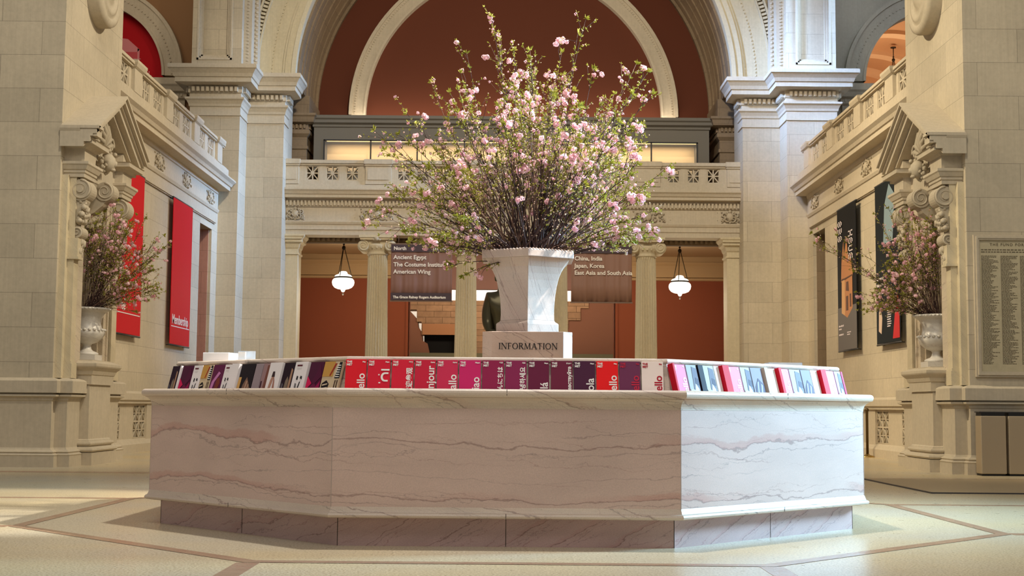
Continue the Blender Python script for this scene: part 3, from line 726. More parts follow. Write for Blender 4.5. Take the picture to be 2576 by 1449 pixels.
    m = MB(mir); m.box(W_, -7.0, 21.9, 23.55, 4.50, 5.36)
    m.wrap([(-7.0, 21.96), (-7.0, 23.5)], [(0, 4.5), (.02, 4.52), (.06, 4.62), (.08, 4.64), (.08, 4.68), (0, 4.70)])
    m.prism([(W_, 21.3, 5.36), (W_, 22.62, 6.02), (W_, 23.95, 5.36)], (.16, 0, 0)); m.build('tympanum', LP, t)
    # raking pediment
    m = MB(mir)
    ya, yb, zc, zt, ym = 21.12, 24.12, 5.38, 6.20, 22.62
    sl = (zt - zc) / (ym - ya)
    def rake(th0, th1, x0, x1):
        """band of the gable between depths th0 and th1 below the roof line"""
        for s_ in (0, 1):
            e = ya if s_ == 0 else yb; k_ = 1 if s_ == 0 else -1
            P_ = [(x0, e, zc - th0), (x0, ym, zt - th0), (x0, ym, zt - th1), (x0, e + k_ * 0.0, zc - th1)]
            m.prism(P_, (x1 - x0, 0, 0))
    rake(0, .045, W_, -6.56); rake(.045, .12, W_, -6.60); rake(.12, .16, W_, -6.66); rake(.16, .25, W_, -6.70); rake(.25, .33, W_, -6.80)
    m.wrap([(W_, 21.36), (-6.86, 21.36)], [(.16, 5.13), (.16, 5.20), (.18, 5.22), (.24, 5.30), (.26, 5.34), (.26, 5.38), (0, 5.42)])
    m.box(W_, -6.60, 21.14, 21.40, 5.22, 5.36); m.box(W_, -6.56, 21.10, 21.36, 5.34, 5.385)
    m.build('raking_pediment', LP, t)
    # mask, shell and leaves in the pediment
    m = MB(mir)
    m.ball((-6.80, 22.45, 5.02), .13, 2, (1, .9, 1.2)); m.ball((-6.70, 22.45, 5.0), .05, 1, (1.2, .8, 1.4)); m.ball((-6.76, 22.38, 5.07), .035, 1); m.ball((-6.76, 22.52, 5.07), .035, 1); m.ball((-6.72, 22.45, 4.90), .05, 1, (1, 1.2, .6))
    for q in range(30):
        a = rnd.uniform(0, 2 * PI); r = rnd.uniform(.13, .24); m.ball((-6.86 + rnd.uniform(-.05, .06), 22.45 + r * math.cos(a) * 1.1, 5.03 + r * math.sin(a)), rnd.uniform(.03, .06), 1, (1, 1, 1), .2, rnd)
    for q in range(7):
        a = PI * (.1 + .8 * q / 6); m.tube([(-6.95, 22.6, 5.28), (-6.88, 22.6 + .22 * math.cos(a), 5.28 + .30 * math.sin(a)), (-6.92, 22.6 + .34 * math.cos(a), 5.28 + .46 * math.sin(a))], [.02, .045, .035], 6)
    for sg in (-1, 1):
        spiral(m, (-6.93, 22.6 + sg * .42, 5.42), 'x', .13, 1.4, .03, .03, sg, 0, 24)
        for q in range(9): m.ball((-6.93, 22.6 + sg * rnd.uniform(.2, .7), rnd.uniform(5.25, 5.45)), rnd.uniform(.03, .05), 1, (1, 1, 1), .2, rnd)
    m.build('mask_carving', LC, t)
    return t
VM2 = marble('pilaster_marble', (206, 192, 160), .1, .35, 1.6, .45, 1.2, 2.0)
for mir in (False, True): niche(mir)

STONEW = marble('urn_marble', (214, 208, 196), .1, .4, 1.5, .35, .4, 7.0)
def side_urn(mir):
    sd = names(mir); x = 7.10 if mir else -7.10
    t = thing('garden_urn', (x, 22.6, 1.70), 'classical white marble urn on a square foot in the %s niche' % sd, 'urn')
    m = MB(); m.box(x - .2, x + .2, 22.4, 22.8, 1.70, 1.80); m.lathe([(.19, .10), (.19, .13), (.15, .15), (.10, .17), (.075, .20), (.065, .25), (.08, .28), (.10, .29)], (x, 22.6, 1.70), 28); m.build('foot', STONEW, t)
    m = MB(); m.lathe([(.08, .28), (.16, .31), (.23, .37), (.275, .44), (.285, .49), (.27, .52)], (x, 22.6, 1.70), 40, mod=lambda r, z, a: r * (1 + .02 * math.cos(20 * a))); m.build('bowl', STONEW, t)
    m = MB()
    m.lathe([(.27, .50), (.235, .55), (.215, .62), (.225, .70), (.26, .78), (.30, .82), (.345, .84), (.355, .865), (.345, .885), (.30, .885), (.28, .83), (.19, .70), (.001, .68)], (x, 22.6, 1.70), 40)
    m.build('neck', STONEW, t)
    m = MB()
    for q in range(22):
        a = 2 * PI * q / 22; m.ball((x + .285 * math.cos(a), 22.6 + .285 * math.sin(a), 2.215), .032, 1, (1, 1, .8))
    for q in range(36):
        a = 2 * PI * q / 36; m.ball((x + .352 * math.cos(a), 22.6 + .352 * math.sin(a), 2.565), .026, 1, (1, 1, .8))
    m.build('beading', STONEW, t)
side_urn(False); side_urn(True)

# ------------------------------------------------------------------ information desk
DC = (-.03, 12.69)
MD = marble('desk_marble', (204, 178, 166), .75, .8, 1.0, .42)
MD2 = marble('desk_trim_marble', (206, 188, 170), .25, .9, 1.3, .42, .3, 11.0)
MD3 = marble('desk_base_marble', (190, 160, 154), .4, 1.0, 1.6, .34, -.55, 23.0)
desk = thing('information_desk', (DC[0], DC[1], 0), 'large octagonal veined marble information desk in the middle of the hall', 'desk')
def octpath(a): 
    h = a * math.tan(PI / 8)
    return [(DC[0] - h, DC[1] - a), (DC[0] + h, DC[1] - a), (DC[0] + a, DC[1] - h), (DC[0] + a, DC[1] + h), (DC[0] + h, DC[1] + a), (DC[0] - h, DC[1] + a), (DC[0] - a, DC[1] + h), (DC[0] - a, DC[1] - h)]
O1 = octpath(1.0)
def octring(name, prof, m_, par=desk):
    """prof = (apothem, z) outline swept round the octagon"""
    m = MB(); K = math.tan(PI / 8); V = []
    dirs = []
    for q in range(8):
        a = -PI / 2 - PI / 8 + q * PI / 4; dirs.append((math.cos(a) / math.cos(PI / 8), math.sin(a) / math.cos(PI / 8)))
    for dx, dy in dirs:
        for ap, z in prof: V.append((DC[0] + dx * ap, DC[1] + dy * ap, z))
    k_ = len(prof); m.add(V, [(i * k_ + q, ((i + 1) % 8) * k_ + q, ((i + 1) % 8) * k_ + q + 1, i * k_ + q + 1) for i in range(8) for q in range(k_ - 1)])
    return m.build(name, m_, par)
octring('base_plinth', [(2.5, 0), (2.907, 0), (2.907, .235), (2.5, .235)], MD3)
octring('lower_moulding', [(2.8, .205), (3.02, .205), (3.034, .212), (3.038, .225), (3.03, .238), (3.015, .245), (3.012, .25), (3.006, .265), (3.0, .283), (2.9, .283)], MD2)
for q in range(8):
    a = -PI / 2 + q * PI / 4; n = Vector((math.cos(a), math.sin(a), 0)); tt = Vector((-n.y, n.x, 0)); c = Vector((*DC, 0)); hw = 3.0 * math.tan(PI / 8); hw2 = 2.9 * math.tan(PI / 8)
    m = MB(); m.prism([c + n * 3.0 - tt * hw + Vector((0, 0, .28)), c + n * 3.0 + tt * hw + Vector((0, 0, .28)), c + n * 2.9 + tt * hw2 + Vector((0, 0, .28)), c + n * 2.9 - tt * hw2 + Vector((0, 0, .28))], (0, 0, .705))
    m.build('marble_panel', MD, desk)
    # joints between the slabs
    u_ = Vector((0, 0, 1)); cn = (n + tt * math.tan(PI / 8)); cd = cn.normalized()
    for cc, w__, h__ in ((c + n * 2.9075 + u_ * .12, .005, .235), (c + n * 3.0395 + u_ * .226, .004, .035), (c + n * 3.0805 + u_ * 1.098, .004, .045)):
        m = MB(); m.boxm(cc, tt, u_, n, w__, h__, .002); m.build('joint', mat('joint_dark', (70, 58, 52), .8), desk)
    for ap_, zc_, h__ in ((2.907, .118, .235), (3.0, .632, .70)):
        m = MB(); m.boxm(c + cn * ap_ + u_ * zc_, cd.cross(u_), u_, cd, .005, h__, .003); m.build('corner_joint', mat('joint_dark' if ap_ < 3 else 'joint_light', (70, 58, 52) if ap_ < 3 else (176, 160, 150), .8), desk)
octring('cornice_moulding', [(2.9, .983), (3.002, .983), (3.002, .99), (3.004, 1.005), (3.011, 1.025), (3.024, 1.042), (3.044, 1.056), (3.052, 1.058), (3.052, 1.064), (2.9, 1.064)], MD2)
octring('countertop', [(2.9, 1.063), (3.062, 1.063), (3.073, 1.068), (3.080, 1.080), (3.082, 1.094), (3.079, 1.108), (3.070, 1.118), (3.058, 1.122), (2.955, 1.122), (2.955, 1.035), (2.60, 1.035)], MD2)
octring('brochure_backboard', [(2.885, 1.03), (2.805, 1.33), (2.76, 1.33), (2.84, 1.03)], MD2)
octring('inner_shelf', [(2.45, 1.318), (2.805, 1.318), (2.818, 1.324), (2.823, 1.336), (2.818, 1.349), (2.806, 1.356), (2.30, 1.356), (2.30, 1.318), (2.45, 1.318)], MD2)
octring('inner_wall', [(2.50, 0), (2.60, 0), (2.60, 1.03), (2.78, 1.05), (2.74, 1.32), (2.50, 1.32), (2.50, 0)], MD2)

# pedestal with the INFORMATION lettering
px_, py_ = .145, 12.72
ped = thing('information_pedestal', (px_, py_, 0), 'marble block reading INFORMATION in the middle of the desk under the urn', 'pedestal')
m = MB(); w, ch = .412, .085
pts = [(px_ - w + ch, py_ - w), (px_ + w - ch, py_ - w), (px_ + w, py_ - w + ch), (px_ + w, py_ + w - ch), (px_ + w - ch, py_ + w), (px_ - w + ch, py_ + w), (px_ - w, py_ + w - ch), (px_ - w, py_ - w + ch)]
m.prism([(x, y, 0) for x, y in pts], (0, 0, 1.682)); m.build('block', MD3P if 'MD3P' in globals() else marble('pedestal_marble', (200, 170, 152), .15, .9, 1.1, .36, .5, 31.0), ped, bevel=.004)
def serif_text(s, x, y, z, h, m_, par):
    """incised roman capitals built stroke by stroke"""
    mm = MB(); T, t_ = .15, .07
    def bar(a, b, w): 
        ax, az, bx, bz = *a, *b; L = math.hypot(bx - ax, bz - az); dx, dz = (bx - ax) / L, (bz - az) / L
        mm.boxm((x + (cur + (ax + bx) / 2) * h, y, z + (az + bz) / 2 * h), (dx, 0, dz), (-dz, 0, dx), (0, -1, 0), L * h, w * h, .004)
    def sf(cx, cz, w=.30): bar((cx - w / 2, cz), (cx + w / 2, cz), .05)
    def arc(cx, cz, rx, rz, a0, a1, wmax=T, n=14):
        P_ = [(cx + rx * math.cos(math.radians(a0 + (a1 - a0) * i / n)), cz + rz * math.sin(math.radians(a0 + (a1 - a0) * i / n))) for i in range(n + 1)]
        for i in range(n):
            am = math.radians(a0 + (a1 - a0) * (i + .5) / n); bar(P_[i], P_[i + 1], t_ + (wmax - t_) * abs(math.cos(am)))
    cur = 0.0; adv = {'I': .34, 'N': .98, 'F': .70, 'O': .98, 'R': .84, 'M': 1.10, 'A': .92, 'T': .82}
    for chh in s:
        a = adv[chh]
        if chh == 'I': bar((.17, 0), (.17, 1), T); sf(.17, .025); sf(.17, .975)
        if chh == 'N': bar((.15, 0), (.15, 1), t_); bar((.82, 0), (.82, 1), t_); bar((.15, 1), (.82, 0), T); sf(.15, .025); sf(.12, .975, .26); sf(.82, .975)
        if chh == 'F': bar((.17, 0), (.17, 1), T); bar((.17, .96), (.62, .96), t_); bar((.17, .5), (.52, .5), t_); bar((.60, .82), (.60, .98), .05); bar((.52, .42), (.52, .58), .05); sf(.17, .025); sf(.1, .975, .2)
        if chh == 'O': arc(.48, .5, .39, .47, 0, 360, T, 24)
        if chh == 'R': bar((.17, 0), (.17, 1), T); arc(.34, .75, .26, .22, -90, 90, T); bar((.17, .97), (.36, .97), t_); bar((.17, .53), (.38, .53), t_); bar((.38, .53), (.74, .02), T); sf(.17, .025); sf(.78, .025, .18); sf(.1, .975, .2)
        if chh == 'M': bar((.12, 0), (.2, 1), t_); bar((.2, 1), (.53, .05), T); bar((.53, .05), (.88, 1), t_); bar((.88, 1), (.96, 0), T); sf(.12, .025, .26); sf(.96, .025); sf(.14, .975, .2); sf(.94, .975, .2)
        if chh == 'A': bar((.1, 0), (.45, 1), t_); bar((.45, 1), (.80, 0), T); bar((.22, .36), (.66, .36), t_); sf(.1, .025, .26); sf(.80, .025, .30)
        if chh == 'T': bar((.4, 0), (.4, 1), T); bar((.06, .96), (.74, .96), t_); bar((.06, .82), (.06, .98), .05); bar((.74, .82), (.74, .98), .05); sf(.4, .025)
        cur += a + .055
    return mm.build('lettering', m_, par)
serif_text('INFORMATION', -.118, py_ - w - .001, 1.520, .0565, mat('letter_black', (34, 26, 24), .6), ped)

UM = marble('centre_urn_marble', (200, 178, 164), .1, .8, 1.2, .34, 2.2, 41.0)
urn = thing('marble_urn', (px_, py_, 1.682), 'tall flared hexagonal marble urn on the INFORMATION pedestal holding flowering branches', 'urn')
def hexa(prof, name, m_=None, segs=6):
    V = []; m = MB(); k_ = len(prof)
    for q in range(6):
        a = -PI / 2 + q * PI / 3
        for r, z in prof: V.append((px_ + r * math.cos(a), py_ + r * math.sin(a), z))
    m.add(V, [(i * k_ + q, ((i + 1) % 6) * k_ + q, ((i + 1) % 6) * k_ + q + 1, i * k_ + q + 1) for i in range(6) for q in range(k_ - 1)])
    return m.build(name, m_ or UM, urn, bevel=.004)
hexa([(.001, 1.683), (.335, 1.683), (.335, 1.762), (.325, 1.772), (.305, 1.782), (.295, 1.79), (.29, 1.80), (.001, 1.80)], 'foot')
hexa([(.29, 1.80), (.286, 1.85), (.287, 1.90), (.291, 1.96), (.299, 2.03), (.311, 2.10), (.328, 2.17), (.350, 2.23), (.380, 2.29), (.415, 2.335), (.455, 2.37), (.40, 2.37), (.30, 2.2)], 'body')
hexa([(.45, 2.37), (.488, 2.368), (.492, 2.375), (.492, 2.430), (.485, 2.442), (.43, 2.445), (.40, 2.40), (.001, 2.36)], 'rim')
m = MB(); rnd = random.Random(2)
for q in range(6):
    a0, a1 = -PI / 2 + q * PI / 3, -PI / 2 + (q + 1) * PI / 3
    for i in range(14):
        f = (i + .5) / 14; x = px_ + .478 * (math.cos(a0) * (1 - f) + math.cos(a1) * f); y = py_ + .478 * (math.sin(a0) * (1 - f) + math.sin(a1) * f)
        m.ball((x, y, 2.438), .017, 1, (1, 1, .8))
m.build('beading', UM, urn)

# bronze figure behind the desk
BZ = mat('bronze', (92, 84, 62), .32, .85)
def skin(name, joints, edges, m_, par, sub=2, rootv=0):
    me = bpy.data.meshes.new(name); me.from_pydata([j[:3] for j in joints], edges, []); o = bpy.data.objects.new(name, me); COL.objects.link(o)
    me.materials.append(m_)
    sk = o.modifiers.new('skin', 'SKIN'); sk.use_smooth_shade = True
    if not me.skin_vertices: me.attributes
    for i, v in enumerate(o.data.skin_vertices[0].data): v.radius = (joints[i][3], joints[i][4] if len(joints[i]) > 4 else joints[i][3]); v.use_root = (i == rootv)
    sb = o.modifiers.new('sub', 'SUBSURF'); sb.levels = sub; sb.render_levels = sub
    if par is not None: o.parent = par; o.location = -wl(par)
    return o
sx0, sy0, sz0 = -.12, 20.0, 1.12
st = thing('bronze_statue', (sx0, sy0, 0), 'bronze figure seen from behind the desk, half hidden by the marble urn', 'statue')
J = [(0, 0, .92, .15, .11), (0, 0, 1.10, .14, .10), (0, -.02, 1.28, .19, .13), (0, -.01, 1.45, .20, .12), (0, 0, 1.56, .075, .07), (0, .01, 1.64, .07, .07), (0, .01, 1.76, .10, .115), (0, .01, 1.84, .07, .08),
     (-.19, 0, 1.47, .11, .10), (-.235, .01, 1.30, .085, .08), (-.235, -.02, 1.10, .07, .07), (-.20, -.12, .98, .045, .045), (-.10, -.18, .95, .035, .04),
     (.19, 0, 1.47, .11, .10), (.235, .01, 1.30, .085, .08), (.235, -.02, 1.10, .07, .07), (.20, -.12, .98, .045, .045), (.10, -.18, .95, .035, .04),
     (-.10, 0, .80, .10, .10), (-.12, -.02, .48, .075, .075), (-.12, .02, .28, .06, .06), (-.12, .03, .07, .04, .045), (-.13, -.10, .03, .04, .03),
     (.10, 0, .80, .10, .10), (.12, -.02, .48, .075, .075), (.12, .02, .28, .06, .06), (.12, .03, .07, .04, .045), (.13, -.10, .03, .04, .03)]
J = [(sx0 + a[0], sy0 + a[1], sz0 + a[2], a[3] * 1.3, a[4] * 1.3) for a in J]
E_ = [(0, 1), (1, 2), (2, 3), (3, 4), (4, 5), (5, 6), (6, 7), (3, 8), (8, 9), (9, 10), (10, 11), (11, 12), (3, 13), (13, 14), (14, 15), (15, 16), (16, 17), (0, 18), (18, 19), (19, 20), (20, 21), (21, 22), (0, 23), (23, 24), (24, 25), (25, 26), (26, 27)]
skin('figure', J, E_, BZ, st)
m = MB(); rnd = random.Random(6)
for q in range(60):
    a = rnd.uniform(0, 2 * PI); b = rnd.uniform(-.2, 1.2); m.ball((sx0 + .115 * math.cos(a) * math.cos(b), sy0 + .01 + .13 * math.sin(a) * math.cos(b), sz0 + 1.78 + .12 * math.sin(b)), .028, 1, (1, 1, 1), .1, rnd)
m.build('hair', mat('bronze_green', (84, 88, 62), .5, .6), st)
m = MB(); m.box(sx0 - .45, sx0 + .45, sy0 - .45, sy0 + .45, 0, 1.10); m.box(sx0 - .5, sx0 + .5, sy0 - .5, sy0 + .5, 0, .12); m.box(sx0 - .3, sx0 + .3, sy0 - .3, sy0 + .3, 1.10, 1.12); m.build('plinth', LG, st)

# ------------------------------------------------------------------ brochures
def C_(*a): return lin(a)
def bmat(rgb, rough=.6): return mat('paper_%02x%02x%02x' % rgb, rgb, rough, spec=.15)
WHT = bmat((240, 236, 230)); RED = bmat((206, 18, 36)); LEAN = math.radians(15)
def brochure(face, u0, u1, rgb, lab, greet=None, gcol=None, gend=.66, h=.300, group=None, art=None, tag2=None, thick=.022, logo=True, off=0.0, dz=0.0, tsize=.079, cat='brochure', raw=None):
    """a stack of leaflets leaning on the backboard; face -1 left, 0 front, 1 right"""
    a = -PI / 2 + face * PI / 4; n = Vector((math.cos(a), math.sin(a), 0)); t = Vector((-n.y, n.x, 0)); Z = Vector((0, 0, 1))
    u = (Z * math.cos(LEAN) - n * math.sin(LEAN)).normalized(); nn = t.cross(u)
    c = Vector((*DC, 0)) + n * (2.905 + off) + Z * (1.037 + dz) + t * (u0 + u1) / 2
    w = u1 - u0
    th = thing('museum_brochure', c, lab, cat, group)
    m = MB(); m.boxm(c + u * h / 2 + nn * thick / 2, t, u, nn, w - .004, h, thick); m.build('leaflet_stack', bmat(rgb), th, bevel=.0015)
    top = c + nn * (thick + .0012)
    def P_(x, y): return top + t * (x * w) + u * (y * h)
    if art:
        mats_ = []; m = MB()
        for k_, (col, poly) in enumerate(art):
            mm_ = bmat(col)
            if mm_ not in mats_: mats_.append(mm_)
            m.cur = mats_.index(mm_); m.prism([P_(x * .97, y) + nn * (.0003 * k_) for x, y in poly], nn * .0008)
        m.build('cover_picture', mats_, th)
    lc = bmat(gcol) if gcol else WHT
    if logo:
        text('emblem', 'THE\nMET', .021, P_(-.44, .915), t, u, lc, th, .001, bold=.0008)
    if tag2: text('language_label', tag2, .013, P_(.44, .925), t, u, lc, th, .001, align='RIGHT', bold=.0006)
    if greet:
        m2 = text('greeting', greet, tsize, P_(.42, gend), u, -t, lc, th, .001, bold=.0012, space=1.0, align='RIGHT')
    if raw:
        m = MB()
        for k_, poly in enumerate(raw): m.prism([P_(x, y) for x, y in poly], nn * .001)
        m.build('greeting', lc, th)
    return th
fr = [(-1.175, -1.020), (-1.014, -.847), (-.839, -.678), (-.672, -.517), (-.511, -.356), (-.350, -.189), (-.183, -.022), (-.016, .142), (.151, .306), (.315, .476), (.481, .640), (.645, .806), (.812, .967), (.973, 1.134)]
def ringpoly(cx, cy, rx, ry, a0, a1, w_, n=10):
    P1 = []; 
    out = []
    for i in range(n):
        a, b = math.radians(a0 + (a1 - a0) * i / n), math.radians(a0 + (a1 - a0) * (i + 1) / n)
        out.append([(cx + rx * math.cos(a), cy + ry * math.sin(a)), (cx + rx * math.cos(b), cy + ry * math.sin(b)), (cx + (rx - w_) * math.cos(b), cy + (ry - w_ * .5) * math.sin(b)), (cx + (rx - w_) * math.cos(a), cy + (ry - w_ * .5) * math.sin(a))])
    return out
arab = [[(.10, .72), (.46, .72), (.46, .76), (.10, .76)]] + ringpoly(.26, .56, .17, .115, 90, 270, .09) + [[(.26, .635), (.42, .635), (.42, .675), (.26, .675)], [(.26, .445), (.40, .445), (.40, .485), (.26, .485)], [(-.02, .60), (.04, .60), (.04, .63), (-.02, .63)], [(.0, .40), (.08, .40), (.08, .43), (.0, .43)]]
spec = [((222, 26, 42), 'bright red brochure reading Hello, leftmost of the front row', 'Hello', None, 'Map', 0),
        ((214, 30, 54), 'red brochure with angular script between Hello and Chinese ones', None, None, 'Mapa', 0),
        ((216, 32, 58), 'red brochure with Chinese greeting characters', '欢迎参观', None, '地图', 0),
        ((202, 34, 62), 'crimson brochure reading Bonjour', 'Bonjour', None, 'Carte', 0),
        ((206, 48, 84), 'rose red brochure reading Hallo', 'Hallo', None, 'Karte', 0),
        ((206, 38, 104), 'magenta brochure reading Ciao', 'Ciao', None, 'Mappa', 0),
        ((148, 34, 76), 'plum brochure with Japanese greeting characters', 'こんにちは', None, '地図', 0),
        ((138, 40, 82), 'plum brochure with Korean greeting characters', '안녕하세요', None, '지도', 0),
        ((106, 32, 62), 'dark plum brochure reading Olá', 'Olá', None, 'Mapa', 0),
        ((112, 36, 62), 'dark maroon brochure with long Russian greeting', 'Здравствуйте', None, 'Карта', 0),
        ((76, 34, 60), 'darkest purple brochure reading Hola', 'Hola', None, 'Mapa', 0),
        ((236, 28, 30), 'brightest red brochure reading Hello, third from the right of the front row', 'Hello', None, 'Map', 0),
        ((112, 52, 84), 'mauve brochure with dim red Hello lettering beside the white one', 'Hello', (196, 44, 70), 'Map', 0),
        ((244, 226, 216), 'white brochure with red Hello lettering at the corner of the front row', 'Hello', (176, 20, 44), 'Map', 0)]
for (a, b), (rgb, lab, gr, gc, tg, _) in zip(fr, spec):
    sz = {'欢迎参观': .050, 'こんにちは': .044, '안녕하세요': .046, 'Здравствуйте': .036}.get(gr, .079)
    ge = {'欢迎参观': .80, 'Bonjour': .85, 'Hallo': .64, 'Ciao': .58, 'こんにちは': .84, '안녕하세요': .84, 'Olá': .46, 'Здравствуйте': .86, 'Hola': .57}.get(gr, .65)
    brochure(0, a, b, rgb, lab, gr, gc, group='language brochures along the front of the desk', tag2=tg, tsize=sz, gend=ge, raw=arab if gr is None else None)
# art for the leaning brochures
def facets(): return [((110, 28, 66), [(-.5, 0), (.5, 0), (.5, .1), (.1, .45), (-.5, .2)]), ((206, 30, 84), [(-.5, .22), (-.12, .42), (-.5, .62)]), ((150, 26, 76), [(.5, .15), (.5, .5), (.22, .32)]), ((84, 26, 56), [(-.1, .45), (.3, .95), (.5, .6), (.1, .4)])]
def figure(): return [((128, 112, 96), [(-.2, 0), (.1, 0), (.12, .5), (0, .62), (-.12, .5)]), ((168, 130, 104), [(.15, .3), (.35, .3), (.33, .8), (.2, .85)]), ((90, 84, 90), [(-.45, 0), (-.2, 0), (-.25, .4), (-.38, .45)])]
def maskart(): return [((196, 148, 74), [(-.5, .6), (.1, .6), (.1, 1), (-.5, 1)]), ((34, 26, 30), [(-.45, .15), (-.1, .2), (-.02, .40), (-.2, .5), (-.42, .42)]), ((210, 188, 160), [(-.40, .24), (-.1, .28), (-.08, .32), (-.40, .29)]), ((210, 188, 160), [(-.38, .35), (-.1, .39), (-.1, .42), (-.38, .39)]), ((160, 56, 40), [(-.1, .62), (-.02, .62), (.22, .95), (.12, .95)]), ((30, 28, 34), [(.22, .55), (.5, .55), (.5, .98), (.36, .98)])] + [((226, 222, 216), [(.24 + .03 * (q % 2), .58 + .06 * q), (.46, .58 + .06 * q), (.48, .60 + .06 * q), (.27, .61 + .06 * q)]) for q in range(6)] + [((60, 30, 30), [(.26, .1 + .0), (.30, .1), (.34, .5), (.30, .5)]), ((60, 30, 30), [(.40, .1), (.44, .1), (.46, .5), (.42, .5)])]
def swirl(): return [((190, 120, 170), [(-.5, .05), (-.3, .0), (-.1, .5), (.3, .75), (.1, .8), (-.35, .5)]), ((120, 54, 44), [(0, .3), (.3, .28), (.42, .45), (.3, .62), (.08, .6)]), ((150, 84, 60), [(-.3, .02), (.4, .02), (.2, .2), (-.1, .2)])]
def draw(): return [((40, 36, 38), [(-.2 + .02, .52), (-.06, .5), (-.05, .6), (-.16, .62)]), ((60, 56, 58), [(.1, .55), (.28, .52), (.26, .6), (.14, .62)]), ((110, 106, 106), [(-.2, .3), (-.05, .28), (-.08, .4), (-.2, .42)]), ((50, 46, 48), [(.05, .3), (.12, .28), (.2, .45), (.14, .46)]), ((90, 30, 40), [(-.3, .88), (.1, .88), (.1, .92), (-.3, .92)]), ((40, 36, 38), [(-.15, .02), (-.02, .02), (-.02, .1), (-.15, .1)])]
def hand(): return [((126, 94, 78), [(-.2, .05), (.4, .05), (.45, .3), (.1, .62), (-.1, .4)]), ((176, 140, 118), [(0, .1), (.08, .1), (.2, .5), (.12, .52)]), ((176, 140, 118), [(.18, .1), (.26, .1), (.34, .4), (.28, .42)]), ((206, 160, 96), [(-.5, .3), (-.3, .3), (-.28, .62), (-.48, .62)])]
def fingers(): return [((176, 132, 112), [(-.35, 0), (-.2, 0), (.05, .6), (-.05, .7), (-.2, .5)]), ((160, 112, 96), [(.1, 0), (.35, 0), (.15, .5), (.05, .62)]), ((60, 44, 44), [(-.15, .6), (.1, .6), (.05, .75), (-.1, .75)]), ((40, 34, 36), [(-.1, 0), (.05, 0), (0, .25)])]
def portrait(): return [((120, 74, 62), [(.0, .2), (.4, .2), (.45, .95), (.1, .95)]), ((160, 120, 108), [(-.3, .0), (-.1, .0), (.1, .3), (0, .34)]), ((60, 30, 44), [(-.4, .0), (-.25, .0), (-.25, .5), (-.4, .5)])]
def greyphoto(): return [((112, 114, 128), [(-.1, .35), (.45, .3), (.45, .9), (0, .95)]), ((196, 200, 196), [(-.45, .0), (.45, .0), (.45, .3), (-.45, .35)]), ((214, 226, 226), [(-.1, .2), (.3, .1), (.35, .35), (.1, .5)]), ((86, 86, 102), [(.1, .5), (.45, .45), (.45, .62), (.15, .66)])]
def bluephoto(): return [((84, 78, 98), [(-.4, .05), (.4, .0), (.45, .5), (0, .7), (-.35, .45)]), ((170, 180, 206), [(-.3, .1), (-.2, .1), (0, .6), (-.1, .6)]), ((170, 180, 206), [(0, .15), (.1, .12), (.3, .5), (.2, .55)]), ((40, 44, 66), [(-.1, .05), (.1, .0), (.15, .3), (-.05, .3)])]
DK = (44, 26, 38); PL = (78, 28, 54); WT = (232, 224, 222); TN = (206, 184, 150); GY = (150, 134, 138)
lf = [(-1.17, -1.045, DK, figure, 'black brochure with a pale figure, at the far left end of the desk', .02), (-1.035, -1.01, WT, None, 'slim white leaflet edge-on between the first two dark brochures at left', .03),
      (-1.005, -.84, PL, facets, 'plum brochure with pink facets, second cover from the left end', .02), (-.835, -.70, WT, draw, 'white brochure with small black drawings left of the striped mask', .02),
      (-.695, -.54, TN, maskart, 'narrow tan brochure with a striped mask, third picture cover from the left end', .02), (-.535, -.375, (98, 36, 70), swirl, 'purple brochure with a pink swirl and a brown mask', .02),
      (-.37, -.25, WT, draw, 'white brochure with black drawings just right of the purple swirl', .02), (-.245, -.14, WT, None, 'fanned white leaflets leaning beside a dark hand cover', .04),
      (-.135, .06, (36, 28, 32), hand, 'black brochure with a sculpted hand and a small tan card', .02), (.065, .165, GY, None, 'plain grey mauve brochure right of the sculpted hand', .02), (.17, .27, (152, 120, 120), portrait, 'brownish brochure with a dark red figure on grey', .02),
      (.275, .44, WT, fingers, 'white brochure with two crossed fingers on its cover', .035), (.445, .60, (40, 24, 34), figure, 'black brochure with a standing figure beside the crossed fingers', .02),
      (.605, .765, WT, draw, 'white brochure with faint signs and a pink corner left of the last plum one', .035), (.775, .945, PL, facets, 'plum brochure with pink facets near the desk corner', .02), (.950, 1.165, TN, maskart, 'wide tan brochure with striped mask and zebra pattern at the left desk corner', .02)]
for u0, u1, rgb, ar, lab, th_ in lf:
    brochure(-1, u0, u1, rgb, lab, None, None, group='event leaflets along the left side of the desk', art=ar() if ar else None, logo=False, thick=th_, tag2=None, h=.285)
REDb, RED_GLARE = (204, 24, 44), (242, 140, 180)  # second colour: red covers with the daylight glare painted in as pink
